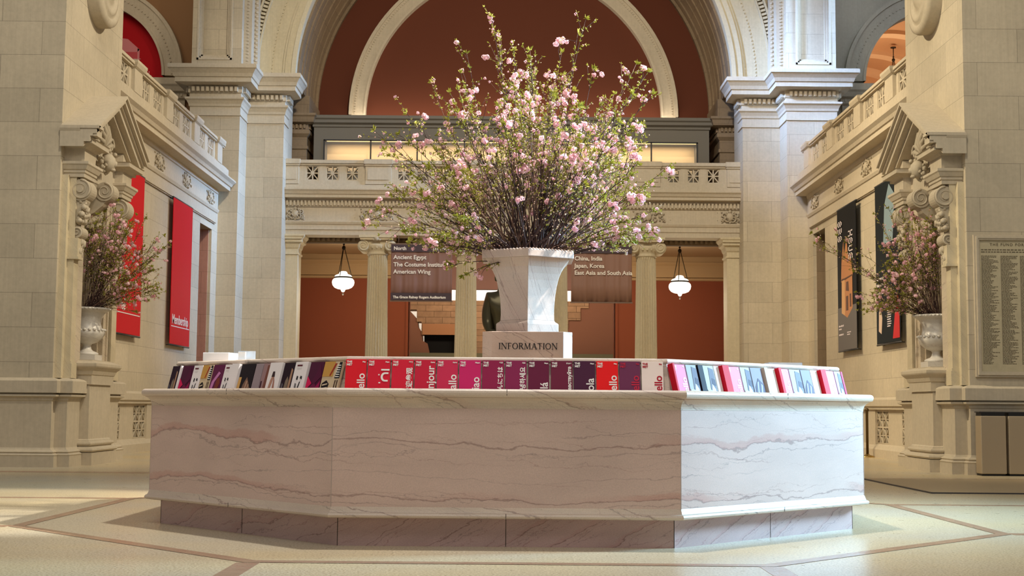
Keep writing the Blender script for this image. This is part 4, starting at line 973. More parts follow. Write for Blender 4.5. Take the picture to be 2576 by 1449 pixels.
rt = [(-1.19, -1.165, REDb, None, None, 'first of the red leaflets stacked edge-on at the near right corner', .05), (-1.16, -1.01, RED_GLARE, None, 'Hello', 'red brochure reading Hello, glare painted pink, nearest the front corner on the right side', .02), (-1.0, -.87, (168, 172, 172), greyphoto, None, 'grey photograph brochure next to the first Hello one', .02),
      (-.865, -.80, (26, 22, 34), None, None, 'narrow black brochure between two grey photographs', .03), (-.795, -.665, (186, 196, 190), greyphoto, None, 'pale green grey brochure right of the narrow black one', .02), (-.655, -.59, WT, None, None, 'thin white leaflets left of the second red bundle', .02),
      (-.585, -.50, REDb, None, None, 'second bundle of red leaflets on the right side', .05), (-.495, -.33, RED_GLARE, None, 'Hello', 'second red brochure reading Hello, glare painted pink, from the front corner', .02), (-.32, -.195, (182, 190, 186), greyphoto, None, 'grey brochure right of the second Hello one', .02), (-.185, -.03, (140, 136, 150), bluephoto, None, 'blue tinted photograph brochure in the middle of the right side', .02),
      (-.02, .03, (196, 182, 170), None, None, 'beige leaflets edge-on in the middle of the right side', .04), (.04, .155, (238, 236, 232), None, None, 'plain white brochure in the middle of the right side', .02), (.165, .205, REDb, None, None, 'third bundle of red leaflets on the right side', .05), (.21, .345, RED_GLARE, None, 'Hello', 'third red brochure reading Hello, glare painted pink', .02),
      (.355, .51, (172, 174, 178), greyphoto, None, 'grey photograph brochure after the third Hello one', .02), (.52, .66, (134, 130, 148), bluephoto, None, 'blue tinted photograph brochure near the far right end', .02), (.665, .77, (238, 236, 232), None, None, 'plain white brochure near the far right end', .02), (.78, .86, REDb, None, None, 'fourth bundle of red leaflets near the far right end', .05),
      (.865, 1.02, RED_GLARE, None, 'Hello', 'fourth red brochure reading Hello, glare painted pink, nearest the far right end', .02), (1.03, 1.13, (170, 168, 176), greyphoto, None, 'last grey photograph brochure at the far right end', .02), (1.135, 1.165, (170, 40, 80), None, None, 'slim crimson leaflet ending the right side', .02)]
for u0, u1, rgb, ar, gr, lab, th_ in rt:
    brochure(1, u0, u1, rgb, lab, gr, None, group='leaflets along the right side of the desk', art=ar() if ar else None, logo=bool(gr), thick=th_, tag2='Map' if gr else None, h=.285)
# things lying on the inner shelf
m = MB(); c = Vector((-2.46, 11.35, 1.356))
m.boxm(c + Vector((.02, 0, .036)), (.98, -.2, 0), (0, 0, 1), (.2, .98, 0), .23, .07, .2); tag(m.build('paper_stack', mat('paper_white', (250, 250, 252), .5), None, bevel=.003), 'stack of bright white paper on the left end of the inner shelf', 'paper')
m = MB(); c = Vector((-2.20, 11.2, 1.356)); gl = mat('clear_acrylic', (225, 230, 236), .08, alpha=.55)
t = thing('leaflet_holder', c, 'small clear acrylic leaflet holder beside the white paper', 'holder')
m.box(c.x - .07, c.x + .07, c.y - .05, c.y + .05, c.z, c.z + .01); m.box(c.x - .07, c.x + .07, c.y + .04, c.y + .05, c.z, c.z + .085); m.box(c.x - .07, c.x + .07, c.y - .05, c.y - .045, c.z, c.z + .03); m.build('tray', gl, t)
m = MB(); m.box(c.x - .06, c.x - .0, c.y - .02, c.y + .02, c.z + .01, c.z + .075); m.build('cards', WHT, t)
m = MB(); c = Vector((2.30, 11.45, 1.356)); t = thing('tray', c, 'low clear acrylic tray on the right end of the inner shelf', 'tray')
m.box(c.x - .14, c.x + .14, c.y - .1, c.y + .1, c.z, c.z + .006)
for a, b, e, f in [(-.14, .14, -.1, -.094), (-.14, .14, .094, .1), (-.14, -.134, -.1, .1), (.134, .14, -.1, .1)]: m.box(c.x + a, c.x + b, c.y + e, c.y + f, c.z, c.z + .03)
m.build('tray_body', gl, t); m = MB(); m.box(c.x - .12, c.x + .12, c.y - .08, c.y + .08, c.z + .006, c.z + .02); m.build('papers', bmat((205, 180, 176)), t)
# ------------------------------------------------------------------ display case on the gallery
t = thing('display_case', (-.05, 38.2, 6.85), 'long grey display case with a lit glass front above the columns', 'display case')
m = MB(); x0, x1 = -5.66, 5.56
m.box(x0, x1, 38.5, 38.56, 6.85, 8.85); m.box(x0, x1, 37.85, 38.56, 8.50, 8.85); m.box(x0, -5.36, 37.85, 38.56, 6.85, 8.5); m.box(5.22, x1, 37.85, 38.56, 6.85, 8.5); m.box(x0, x1, 37.85, 38.56, 6.85, 7.6)
m.build('casing', NAVY, t)
m = MB(); m.wrap([(x0, 38.56), (x0, 37.85), (x1, 37.85), (x1, 38.56)], [(0, 8.85), (.03, 8.87), (.03, 8.93), (.10, 8.98), (.10, 9.06), (.14, 9.10), (.14, 9.17), (.1, 9.18)]); m.box(x0 - .12, x1 + .12, 37.73, 38.62, 9.14, 9.19); m.build('cornice', NAVY, t)
m = MB(); m.box(-5.36, 5.22, 38.47, 38.5, 7.6, 8.5); m.box(-5.30, 5.2, 38.0, 38.5, 7.55, 7.6); m.build('lining', mat('case_lining', (226, 196, 150), .8), t)
ms = [-5.36, -4.04, -2.72, -1.38, -.05, 1.28, 2.60, 3.92, 5.22]
m = MB()
for x in ms: m.box(x - .02, x + .02, 37.83, 37.87, 7.6, 8.5)
m.box(-5.38, 5.24, 37.83, 37.87, 8.47, 8.51); m.build('mullions', mat('mullion_dark', (30, 28, 26), .5), t)
m = MB(); m.box(-5.34, 5.2, 37.86, 37.864, 7.6, 8.47); m.build('glass_front', mat('case_glass', (235, 240, 240), .02, alpha=.08), t)
m = MB(); m.box(-5.3, 5.2, 37.90, 37.96, 8.47, 8.49); m.build('light_strip', mat('case_lamp', (255, 220, 160), .5, emit=(255, 214, 150), estr=1.5), t)
light('AREA', 'case_light', (-.05, 38.15, 8.42), (-.05, 38.35, 7.6), 42, (1, .84, .60), shape='RECTANGLE', size=10.4, size_y=.25)

# upper galleries beside the far piers: arch walls, red lunette banner, lit corridor
for mir in (False, True):
    sd = names(mir)
    m = MB(mir); m.archwall(-11.95, 10.2, 2.07, 37.5, 38.0, -14.6, -8.4, 6.8, 14.5); struct(m.build('wall_%s_gallery' % sd, BROWNP if not mir else LG))
    m = MB(mir); m.ring(-11.95, 10.2, 37.36, 37.55, 2.05, 2.58); m.ring(-11.95, 10.2, 37.30, 37.5, 2.54, 2.64); m.ring(-11.95, 10.2, 37.32, 37.5, 2.05, 2.12)
    for q in range(64):
        a = PI * (q + .5) / 64; m.boxm((-11.95 + 2.32 * math.cos(a), 37.35, 10.2 + 2.32 * math.sin(a)), (-math.sin(a), 0, math.cos(a)), (math.cos(a), 0, math.sin(a)), (0, -1, 0), .04, .03, .03)
    pp = [(-9.9, 38.0), (-9.9, 37.42), (-9.24, 37.42)]
    pp = [(-9.9, 38.0), (-9.9, 37.42), (-9.25, 37.42), (-9.25, 38.0)]
    m.box(-9.9, -9.25, 37.42, 38.0, 6.8, 10.1); m.wrap(pp, [(0, 9.2), (.04, 9.22), (.04, 9.3), (0, 9.32), (0, 9.5), (.06, 9.56), (.06, 9.7), (.14, 9.74), (.18, 9.86), (.22, 9.92), (.22, 10.1), (0, 10.14)]); m.dentils(pp, .02, 9.60, 9.69, .05, .05, .06)
    struct(m.build('trim_%d' % (70 + mir), LP if not mir else LG))
    m = MB(mir); m.box(-14.6, -7.5, 24.3, 43.0, 6.8, 6.84); m.box(-14.6, -14.3, 24.3, 43, 6.8, 14.5); struct(m.build('floor_%s_gallery' % sd, LG)) if not mir else None
    if mir:
        m = MB(mir); m.box(-14.6, -7.5, 24.3, 47.0, 6.8, 6.84); struct(m.build('floor_right_gallery', LG))
RB = mat('banner_red', (176, 4, 18), .7, spec=.2)
t = thing('lunette_banner', (-11.95, 37.75, 9.95), 'red half-round banner with white lettering filling the upper gallery arch', 'banner')
m = MB(); pts = [(-11.95 + 2.06 * math.cos(PI * i / 40), 37.7, 10.2 + 2.06 * math.sin(PI * i / 40)) for i in range(41)] + [(-14.01, 37.7, 9.93), (-9.89, 37.7, 9.93)]
m.prism(pts, (0, .03, 0)); m.build('cloth', RB, t)
for s_, xr, z in (('THE MET', -10.60, 10.62), ('ASIAN ART', -10.48, 10.44), ('CENTENNIAL', -10.28, 10.26)):
    text('lettering', s_, .20, (xr, 37.69, z), (1, 0, 0), (0, 0, 1), mat('banner_pink', (214, 150, 150), .7), t, .004, align='RIGHT')
m = MB(); m.prism([(-11.5, 37.695, 10.05), (-10.64, 37.695, 10.05), (-10.64, 37.695, 11.02), (-10.98, 37.695, 11.32), (-11.5, 37.695, 11.40)], (0, .003, 0)); m.build('picture', mat('banner_glassy', (196, 70, 76), .7), t)
m = MB(); m.prism([(-10.70, 37.692, 10.05), (-10.64, 37.692, 10.05), (-10.64, 37.692, 11.02), (-10.70, 37.692, 11.06)], (0, .002, 0)); m.prism([(-11.5, 37.692, 10.95), (-10.70, 37.692, 10.95), (-10.64, 37.692, 11.02), (-10.98, 37.692, 11.32), (-11.5, 37.692, 11.4)], (0, .002, 0)); m.build('picture_edge', mat('banner_glassy_light', (212, 128, 130), .7), t)
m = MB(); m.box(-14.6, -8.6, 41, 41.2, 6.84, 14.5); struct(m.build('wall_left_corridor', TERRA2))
# right corridor
OR = mat('corridor_orange', (190, 140, 96), .85, spec=.2); OR2 = mat('corridor_cornice', (214, 172, 128), .85, spec=.2)
m = MB(); m.box(8.6, 15.5, 47.0, 47.2, 6.84, 15); m.box(15.3, 15.5, 38, 47, 6.84, 15); m.box(8.4, 8.6, 38, 47, 6.84, 15); struct(m.build('wall_right_corridor', OR))
m = MB(); m.ring(11.95, 9.9, 38.2, 47.0, 3.1, 3.3); struct(m.build('ceiling_corridor', OR))
m = MB()
for y, k_ in ((39.6, .10), (42.0, .12), (44.5, .12), (46.6, .2)): m.ring(11.95, 9.9, y, y + .5, 3.1 - k_, 3.12)
for z, r_ in ((11.3, 1.9), (10.35, 2.4)):
    m.ring(11.95, 8.6, 46.6, 47.0, z - 8.6, z - 8.6 + .22)
struct(m.build('trim_74', OR2))
m = MB(); m.ring(11.95, 8.6, 46.9, 47.0, 1.2, 1.75); struct(m.build('trim_75', mat('corridor_red', (176, 70, 30), .8)))
light('AREA', 'corridor_light', (11.2, 42, 8.2), (11.4, 44.5, 12), 190, (1, .86, .68), shape='RECTANGLE', size=4, size_y=4)

def pendant(name, x, y, ztop, zc, R, lab, group=None):
    t = thing(name, (x, y, zc), lab, 'pendant lamp', group)
    IR = mat('lamp_iron', (52, 46, 36), .5, .7); GLS = mat('opal_glass', (255, 255, 250), .3, emit=(255, 250, 236), estr=.95)
    k_ = R / .30
    m = MB(); m.lathe([(.001, -.235), (.03, -.23), (.05, -.20), (.06, -.165), (.15, -.15), (.23, -.115), (.285, -.05), (.302, .02), (.29, .08), (.25, .125), (.20, .14)], (x, y, zc), 28); m.v = [(x + (p[0] - x) * k_, y + (p[1] - y) * k_, zc + (p[2] - zc) * k_) for p in m.v]; m.build('glass_bowl', GLS, t)
    m = MB(); m.lathe([(.22, .16), (.235, .19), (.20, .22), (.12, .25), (.10, .30), (.07, .32), (.001, .33)], (x, y, zc), 28); m.v = [(x + (p[0] - x) * k_, y + (p[1] - y) * k_, zc + (p[2] - zc) * k_) for p in m.v]; m.build('glass_cap', GLS, t)
    m = MB(); m.lathe([(.20 * k_, .135 * k_), (.235 * k_, .14 * k_), (.24 * k_, .17 * k_), (.20 * k_, .175 * k_)], (x, y, zc), 28)
    m.ball((x, y, zc - .29 * k_), .03 * k_, 1); m.build('iron_band', IR, t)
    zr = zc + (ztop - zc) * .78; m = MB()
    for q in range(3):
        a = 2 * PI * q / 3 + .25; m.tube([(x + .235 * k_ * math.cos(a), y + .235 * k_ * math.sin(a), zc + .15 * k_), (x + .02 * math.cos(a), y + .02 * math.sin(a), zr)], .011, 5)
    m.build('chains', IR, t)
    m = MB(); m.tube([(x, y, zr - .05), (x, y, ztop)], .014, 6); m.ball((x, y, zr), .055, 2, (1, 1, 1.2)); m.ball((x, y, zr + .1), .035, 1); m.lathe([(.09, -.03), (.09, 0)], (x, y, ztop), 16); m.build('rod', IR, t)
    l = bpy.data.lights.new(name + '_light', 'POINT'); l.energy = 55; l.color = (1, .92, .78); l.shadow_soft_size = .3
    o = bpy.data.objects.new(name + '_bulb', l); COL.objects.link(o); o.location = (x, y, zc - .45)
pendant('pendant_lamp', -4.83, 38.5, 5.78, 4.47, .32, 'white glass pendant lamp on iron chains in the left bay of the portico', 'portico pendant lamps')
pendant('pendant_lamp', 4.80, 38.5, 5.78, 4.43, .32, 'white glass pendant lamp on iron chains in the right bay of the portico', 'portico pendant lamps')
pendant('corridor_lamp', 12.45, 43.5, 12.85, 10.9, .3, 'pendant lamp hanging in the orange vaulted corridor behind the upper arch')

# ------------------------------------------------------------------ hanging direction signs
def sign(x0, x1, z0, z1, y, lab, lines, foot=None, head=None, rgb=(132, 96, 84)):
    t = thing('hanging_sign', ((x0 + x1) / 2, y, z0), lab, 'sign', 'hanging direction signs')
    m = MB(); N = 48; V = []; rnd = random.Random(int(x0 * 10) + 7)
    ph = [rnd.uniform(0, 6) for _ in range(4)]
    for i in range(N + 1):
        f = i / N; x = x0 + (x1 - x0) * f; dy = .012 * math.sin(f * 26 + ph[0]) + .008 * math.sin(f * 47 + ph[1]) + .006 * math.sin(f * 80 + ph[2])
        for z, k_ in ((z0, 1.2), (z0 + .3 * (z1 - z0), 1), (z1 - .15, .5), (z1, .1)):
            for d in (0, .012): V.append((x, y + dy * k_ + d, z))
    Fs = []
    for i in range(N):
        for q in range(3):
            b = i * 8 + q * 2; e = b + 8
            Fs += [(b, e, e + 2, b + 2), (b + 1, b + 3, e + 3, e + 1)]
        Fs += [(i * 8, i * 8 + 1, i * 8 + 9, i * 8 + 8), (i * 8 + 6, i * 8 + 14, i * 8 + 15, i * 8 + 7)]
    Fs += [(0, 2, 3, 1), (2, 4, 5, 3), (4, 6, 7, 5), (N * 8, N * 8 + 1, N * 8 + 3, N * 8 + 2), (N * 8 + 2, N * 8 + 3, N * 8 + 5, N * 8 + 4), (N * 8 + 4, N * 8 + 5, N * 8 + 7, N * 8 + 6)]
    m.smooth = True; m.add(V, Fs); m.smooth = False; m.build('cloth', mat('sign_cloth_%d' % rgb[0], rgb, .6), t)
    m = MB(); m.box(x0 - .02, x1 + .02, y - .015, y + .03, z0 - .035, z0); m.box(x0 - .02, x1 + .02, y - .015, y + .03, z1, z1 + .03)
    m.tube([(x0 + .2, y, z1), (x0 + .2, y, 5.64)], .006, 5); m.tube([(x1 - .2, y, z1), (x1 - .2, y, 5.64)], .006, 5); m.build('rods', mat('sign_rod', (120, 96, 80), .5, .3), t)
    TW = mat('sign_white', (236, 228, 214), .6)
    m = MB(); m.box(x0 + .005, x1 - .005, y - .032, y - .024, z1 - .20, z1 - .005); m.build('heading_band', mat('sign_dark', (62, 44, 50), .6), t)
    for s_, z, sz, al, xx in lines:
        text('lettering', s_, sz, (xx, y - .034, z), (1, 0, 0), (0, 0, 1), TW, t, .004, align=al, bold=.0035)
    if foot:
        m = MB(); m.box(x0 + .005, x1 - .005, y - .032, y - .024, z0 + .005, z0 + .20); m.build('foot_band', mat('sign_dark'+'', (62, 44, 50), .6), t)
        text('lettering', foot, .093, (x0 + .07, y - .036, z0 + .055), (1, 0, 0), (0, 0, 1), TW, t, .004, bold=.004)
sign(-3.29, -1.63, 3.84, 5.36, 36.5, 'brown cloth sign listing North, Ancient Egypt, The Costume Institute and American Wing',
     [('North', 5.21, .135, 'LEFT', -3.22), ('1st floor', 5.21, .135, 'RIGHT', -1.70), ('Ancient Egypt', 4.96, .158, 'LEFT', -3.22), ('The Costume Institute', 4.76, .158, 'LEFT', -3.22), ('American Wing', 4.565, .158, 'LEFT', -3.22)], foot='The Grace Rainey Rogers Auditorium')
sign(1.60, 3.25, 3.84, 5.36, 36.5, 'brown cloth sign listing China, India, Japan, Korea, East Asia and South Asia',
     [('2nd floor', 5.21, .135, 'RIGHT', 3.16), ('China, India', 4.965, .158, 'LEFT', 1.69), ('Japan, Korea', 4.765, .158, 'LEFT', 1.69), ('East Asia and South Asia', 4.575, .158, 'LEFT', 1.69)], rgb=(140, 104, 86))

# ------------------------------------------------------------------ tomb wall seen through the portico opening
def tomb_mat():
    m = mat('tomb_stone', (186, 148, 116), .85, spec=.2); t = NT(m); P, xyz = t.pos()
    br = t.new('ShaderNodeTexBrick'); v = t.comb(t.math('ADD', xyz[0], xyz[1]), xyz[2], 0.0); t.link(v, br.inputs['Vector']); br.inputs['Scale'].default_value = 1
    br.inputs['Brick Width'].default_value = .62; br.inputs['Row Height'].default_value = .225; br.inputs['Mortar Size'].default_value = .008
    br.inputs['Color1'].default_value = (*G(.85), 1); br.inputs['Color2'].default_value = (*G(1.08), 1); br.inputs['Mortar'].default_value = (*G(.35), 1)
    c = t.mix(1.0, (*lin((186, 148, 116)), 1), br.outputs['Color'], 'MULTIPLY'); c = t.mix(1.0, c, t.ramp(t.noise(P, 5, 4, .6), [(.3, G(.85)), (.7, G(1.1))]), 'MULTIPLY'); t.link(c, t.b.inputs['Base Color']); return m
TS = tomb_mat(); TSP = mat('tomb_plaster', (150, 104, 84), .85, spec=.2)
t = thing('tomb_facade', (0, 50, 0), 'ruined pinkish stone block tomb wall with a dark doorway behind the columns', 'tomb wall')
m = MB(); zt = 5.3
outl = [(-3.95, 5.2), (-3.95, 4.62), (-3.62, 4.62), (-3.58, 4.15), (-3.45, 4.1), (-3.42, 3.55), (-3.2, 3.45), (-3.14, 3.05), (-2.95, 3.0), (-2.95, 2.7), (-2.95, 0), (-1.2, 0), (1.5, 0), (1.5, 3.0), (1.62, 3.6), (2.0, 4.0), (2.3, 4.3), (2.75, 4.5), (2.9, 4.9)]
def strip_wall(mm, x0, x1, z0, z1, y0=50, y1=51): mm.box(x0, x1, y0, y1, z0, z1)
for x0, x1, z0, z1 in [(-3.85, -1.2, 4.55, 4.9), (-3.52, -1.2, 4.10, 4.55), (-3.34, -1.2, 3.62, 4.10), (-3.30, -1.9, 3.62, 3.64), (-2.05, -1.2, 0, 3.62), (-1.2, 1.3, 0, 4.9), (1.3, 2.85, 4.65, 4.9), (1.3, 2.55, 4.2, 4.65), (1.3, 2.1, 3.9, 4.2), (1.3, 1.75, 3.3, 3.9), (1.3, 1.5, 0, 3.3)]: strip_wall(m, x0, x1, z0, z1)
m.build('stone_blocks', TS, t)
m = MB(); m.box(-3.25, -2.08, 50.3, 50.34, 0, 3.62); m.build('doorway', BLACK, t)
m = MB(); m.box(-3.3, -2.02, 49.96, 50.2, 3.62, 4.02); m.box(-2.1, -1.95, 49.97, 50.2, 0, 3.62); m.build('lintel', mat('tomb_lintel', (190, 136, 98), .85, spec=.2), t)
m = MB()
m.prism([(x, 50.05, z) for x, z in [(-4.2, 0), (-4.2, 4.55), (-3.78, 4.5), (-3.50, 4.2), (-3.46, 3.9), (-3.32, 3.7), (-3.30, 3.4), (-3.12, 3.3), (-3.05, 3.0), (-3.05, 0)]], (0, .5, 0))
m.build('restored_wall', TSP, t); m = MB()
m.prism([(x, 50.05, z) for x, z in [(1.5, 0), (1.5, 3.4), (1.78, 3.9), (2.2, 4.3), (2.62, 4.75), (2.9, 4.9), (4.1, 4.9), (4.1, 0)]], (0, .5, 0)); m.build('restored_wall', TSP, t)
m = MB(); m.box(-4.55, 4.55, 49.2, 49.6, 2.6, 2.92); m.box(-4.55, 4.55, 49.2, 50.4, 0, 2.6); m.build('platform', mat('platform_grey', (112, 108, 84), .8), t)
m = MB(); m.box(-4.6, 4.6, 54, 54.2, 0, 8); struct(m.build('wall_back_far', mat('pale_wall', (214, 208, 200), .8)))
light('AREA', 'tomb_light', (0, 45.6, 6.6), (0, 50.0, 4.2), 150, (1, .82, .62), shape='RECTANGLE', size=5, size_y=.8)
light('AREA', 'tomb_back_light', (0, 52.2, 7.6), (0, 54.0, 5), 300, (1, .97, .92), shape='RECTANGLE', size=7, size_y=.6)
m = MB(); m.box(-5.2, -4.6, 43.1, 54.2, 0, 8); m.box(4.6, 5.2, 43.1, 54.2, 0, 8); m.box(-5.2, 5.2, 43.1, 54.2, 7.9, 8.1); struct(m.build('wall_gallery_egypt', mat('pale_wall', (214, 208, 200), .8)))

# ------------------------------------------------------------------ side wall banners
def wallbanner(mir, y0, y1, z0, z1, rgb, lab, grp, extra=None):
    sx = 1 if mir else -1; x = sx * 7.58
    t = thing('wall_banner', (x, (y0 + y1) / 2, z0), lab, 'banner', grp)
    m = MB(mir); m.box(-7.59, -7.575, y0, y1, z0, z1); m.build('cloth', mat('banner_%d_%d' % (rgb[0], rgb[2]), rgb, .65, spec=.25), t, bevel=.002)
    for zz in (z0 - .02, z1 + .01):
        m = MB(mir); m.tube([(-7.59, y0 - .03, zz), (-7.59, y1 + .03, zz)], .02, 6)
        for y in (y0 + .15, y1 - .15): m.box(-7.7, -7.58, y - .01, y + .01, zz - .01, zz + .01)
        m.build('hanging_rod', mat('banner_rod', (40, 38, 38), .5), t)
    if extra: extra(t, y0, y1, z0, z1)
    return t
WB = mat('banner_white', (226, 214, 214), .6)
RD = (0, 1, 0); UP = (0, 0, 1)
def memb(tx):
    def f(t, y0, y1, z0, z1):
        text('lettering', tx, .30, (-7.570, y0 + .12, z0 + .46), RD, UP, WB, t, .004, bold=.004)
        m = MB(); m.box(-7.572, -7.568, y0 + .06, y1 - .08, z0 + .39, z0 + .41); m.build('rule', WB, t)
    return f
wallbanner(False, 29.95, 31.75, 2.33, 5.60, (196, 10, 26), 'red banner reading Membership beside the side doorway', 'red banners on the left wall', memb('Membership'))
wallbanner(False, 25.75, 27.53, 2.36, 5.61, (196, 10, 26), 'red banner partly hidden by the left niche and its flowering branches', 'red banners on the left wall', memb('Free'))
GYB = mat('banner_grey', (98, 92, 88), .6); WD = mat('banner_wood', (186, 124, 74), .6); WDD = mat('banner_wood_dark', (92, 54, 30), .6); WD2 = mat('banner_wood_light', (212, 160, 104), .6)
def pyr(mm, pts, y1, z0, k=0, W_=1.7, H_=3.26):
    # points as fractions seen by a reader in front of the right wall (left edge = far end)
    mm.prism([(7.572 - .001 * k, y1 - W_ * a, z0 + H_ * b) for a, b in pts], (-.002, 0, 0))
def fine_print(t, y1, z0, n, sz, a, b):
    rr = random.Random(int(a * 100 + b * 1000)); mm = MB(); x = a
    for q in range(n):
        w_ = rr.uniform(.5, .95) * sz / 1.7
        if x + w_ > .97: break
        pyr(mm, [(x, b), (x + w_, b), (x + w_, b + sz * rr.uniform(.6, .95) / 3.26), (x, b + sz * .7 / 3.26)], y1, z0, 4); x += w_ * 1.15 + (.5 * sz / 1.7 if rr.random() < .18 else 0)
    mm.build('fine_print', WB, t)
def house(t, y0, y1, z0, z1):
    def add(nm, pts, m_, k=0): 
        mm = MB()
        for p in pts: pyr(mm, p, y1, z0, k)
        mm.build(nm, m_, t)
    add('grey_ground', [[(.0, 0), (1, 0), (1, .30), (.0, .30)]], GYB)
    add('wooden_house_picture', [[(.22, .26), (.52, .22), (.80, .28), (.80, .50), (.24, .50)], [(.20, .48), (.84, .50), (.74, .62), (.58, .66), (.52, .78), (.34, .62), (.34, .76), (.24, .62)]], WD, 1)
    add('wooden_house_side', [[(.22, .26), (.40, .24), (.40, .49), (.24, .49)], [(.34, .62), (.38, .62), (.38, .76)]], WD2, 2)
    add('wooden_house_gaps', [[(.46, .27), (.58, .27), (.58, .37), (.46, .37)], [(.66, .29), (.74, .29), (.74, .38), (.66, .38)], [(.46, .41), (.62, .40), (.60, .47), (.48, .47)], [(.20, .485), (.84, .50), (.84, .51), (.20, .495)]], WDD, 3)
    def tx(n, sz, a, b): fine_print(t, y1, z0, n, sz, a, b)
    # tall stencil-like characters of the title
    mm = MB(); rnd = random.Random(4)
    for c0, r0, nr in ((.05, .77, 3), (.62, .62, 4)):
        for r_ in range(nr):
            zb = r0 + .052 * r_
            for (a, b, c, d) in ((0, .0, .22, .008), (0, .032, .22, .040), (0, 0, .04, .04), (.18, 0, .22, .04), (.09, 0, .13, .04)):
                if rnd.random() < .85: pyr(mm, [(c0 + a, zb + b), (c0 + c, zb + b), (c0 + c, zb + d), (c0 + a, zb + d)], y1, z0, 3)
    mm.build('title', WB, t)
    tx(9, .05, .06, .165); tx(7, .04, .06, .145); tx(11, .045, .06, .105); tx(12, .03, .50, .115); tx(10, .03, .50, .10)
wallbanner(True, 29.60, 31.30, 2.34, 5.60, (8, 10, 14), 'black and grey banner with a carved wooden house, nearer the doorway', 'exhibition banners on the right wall', house)
def fash(t, y0, y1, z0, z1):
    mm = MB(); pyr(mm, [(.70, .02), (.98, .02), (.98, .20), (.92, .30), (.84, .24)], y1, z0); mm.build('red_dress_picture', mat('banner_dress', (190, 24, 30), .6), t)
    mm = MB(); pyr(mm, [(.10, .08), (.22, .06), (.26, .16), (.20, .22), (.12, .2)], y1, z0); mm.build('ivory_picture', mat('banner_ivory', (206, 180, 156), .6), t)
    mm = MB(); pyr(mm, [(.35, .62), (.75, .62), (.85, .9), (.62, .98), (.42, .86)], y1, z0); mm.build('grey_figure_picture', mat('banner_bluegrey', (124, 144, 150), .6), t)
    def tx(n, sz, a, b): fine_print(t, y1, z0, n, sz, a, b)
    tx(8, .07, .05, .40); tx(9, .07, .05, .36); tx(10, .06, .05, .31); tx(7, .05, .05, .285); tx(9, .05, .06, .245)
    for q in range(9): tx(10, .03, .48, .21 - .014 * q)
wallbanner(True, 26.3, 28.0, 2.34, 5.62, (12, 22, 26), 'black banner with a red dress picture, behind the right flowering branches', 'exhibition banners on the right wall', fash)

# ------------------------------------------------------------------ donor tablet, bins, stanchion
t = thing('donor_tablet', (8.1, 21.15, 1.52), 'large engraved stone tablet of donor names on the right near pier', 'tablet')
m = MB(); a, b, z0, z1 = 7.27, 9.0, 1.52, 3.76
for o, d in ((0, .05), (.03, .075), (.055, .06)):
    m.box(a + o, a + o + .03, 21.2 - d, 21.2, z0 + o + .03, z1 - o - .03); m.box(b - o - .03, b - o, 21.2 - d, 21.2, z0 + o + .03, z1 - o - .03); m.box(a + o, b - o, 21.2 - d, 21.2, z0 + o, z0 + o + .03); m.box(a + o, b - o, 21.2 - d, 21.2, z1 - o - .03, z1 - o)
m.build('moulded_frame', LP, t)
m = MB(); m.box(a + .07, b - .07, 21.175, 21.2, z0 + .07, z1 - .07); m.build('slab', limestone('tablet_stone', (190, 178, 146), joints=False, vary=.05, tool=.02), t)
EG = mat('engraving', (104, 92, 70), .8)
text('heading', 'THE FUND FOR THE MET', .060, (a + .26, 21.172, 3.585), (1, 0, 0), (0, 0, 1), EG, t, .003, space=1.35, bold=.0008)
m = MB(); rnd = random.Random(12)
for r_ in range(2):
    x = a + .12
    while x < b - .14:
        w_ = rnd.uniform(.02, .06); m.box(x, x + w_, 21.171, 21.175, 3.515 - .035 * r_, 3.531 - .035 * r_); x += w_ + .014
m.build('dedication_lines', EG, t)
m = MB()
for col in range(5):
    x00 = a + .12 + col * .305; z = 3.42; r_ = 0
    while z > 1.72:
        x = x00; end = x00 + rnd.uniform(.12, .27)
        while x < end:
            w_ = rnd.uniform(.012, .045); m.box(x, min(x + w_, end), 21.171, 21.175, z, z + .0095); x += w_ + .008
        z -= .0195
m.build('name_list', EG, t)
for x0_, lab in ((7.205, 'brushed metal bin against the right near pier, the one nearer the niche'), (7.63, 'brushed metal bin against the right near pier, the one at the frame edge')):
    t = thing('waste_bin', (x0_ + .2, 20.97, 0), lab, 'bin', 'metal bins by the right pier')
    ST = mat('bin_metal', (176, 158, 130), .42, .35)
    m = MB(); m.box(x0_ + .005, x0_ + .395, 20.84, 21.09, .03, .915); m.build('body', ST, t, bevel=.012)
    m = MB(); m.box(x0_ + .02, x0_ + .38, 20.86, 21.09, .915, .965); m.box(x0_ + .02, x0_ + .38, 20.87, 21.09, 0, .03); m.build('opening', mat('bin_black', (16, 15, 15), .5), t)
    m = MB(); m.box(x0_, x0_ + .4, 20.88, 21.10, .965, .98); m.build('lid', mat('bin_lid', (48, 44, 40), .4), t)
t = thing('stanchion', (7.52, 28.6, 0), 'slim brass queue post standing by the right wall grille', 'stanchion')
BR = mat('brass', (190, 160, 96), .3, .9)
m = MB(); m.lathe([(.15, 0), (.15, .012), (.12, .03), (.05, .05), (.03, .07)], (7.50, 28.6, 0), 24); m.build('base', BR, t)
m = MB(); m.lathe([(.028, .05), (.028, .96), (.04, .97), (.04, 1.0), (.03, 1.02), (.001, 1.03)], (7.50, 28.6, 0), 16); m.build('post', mat('stanchion_post', (96, 78, 48), .4, .8), t)

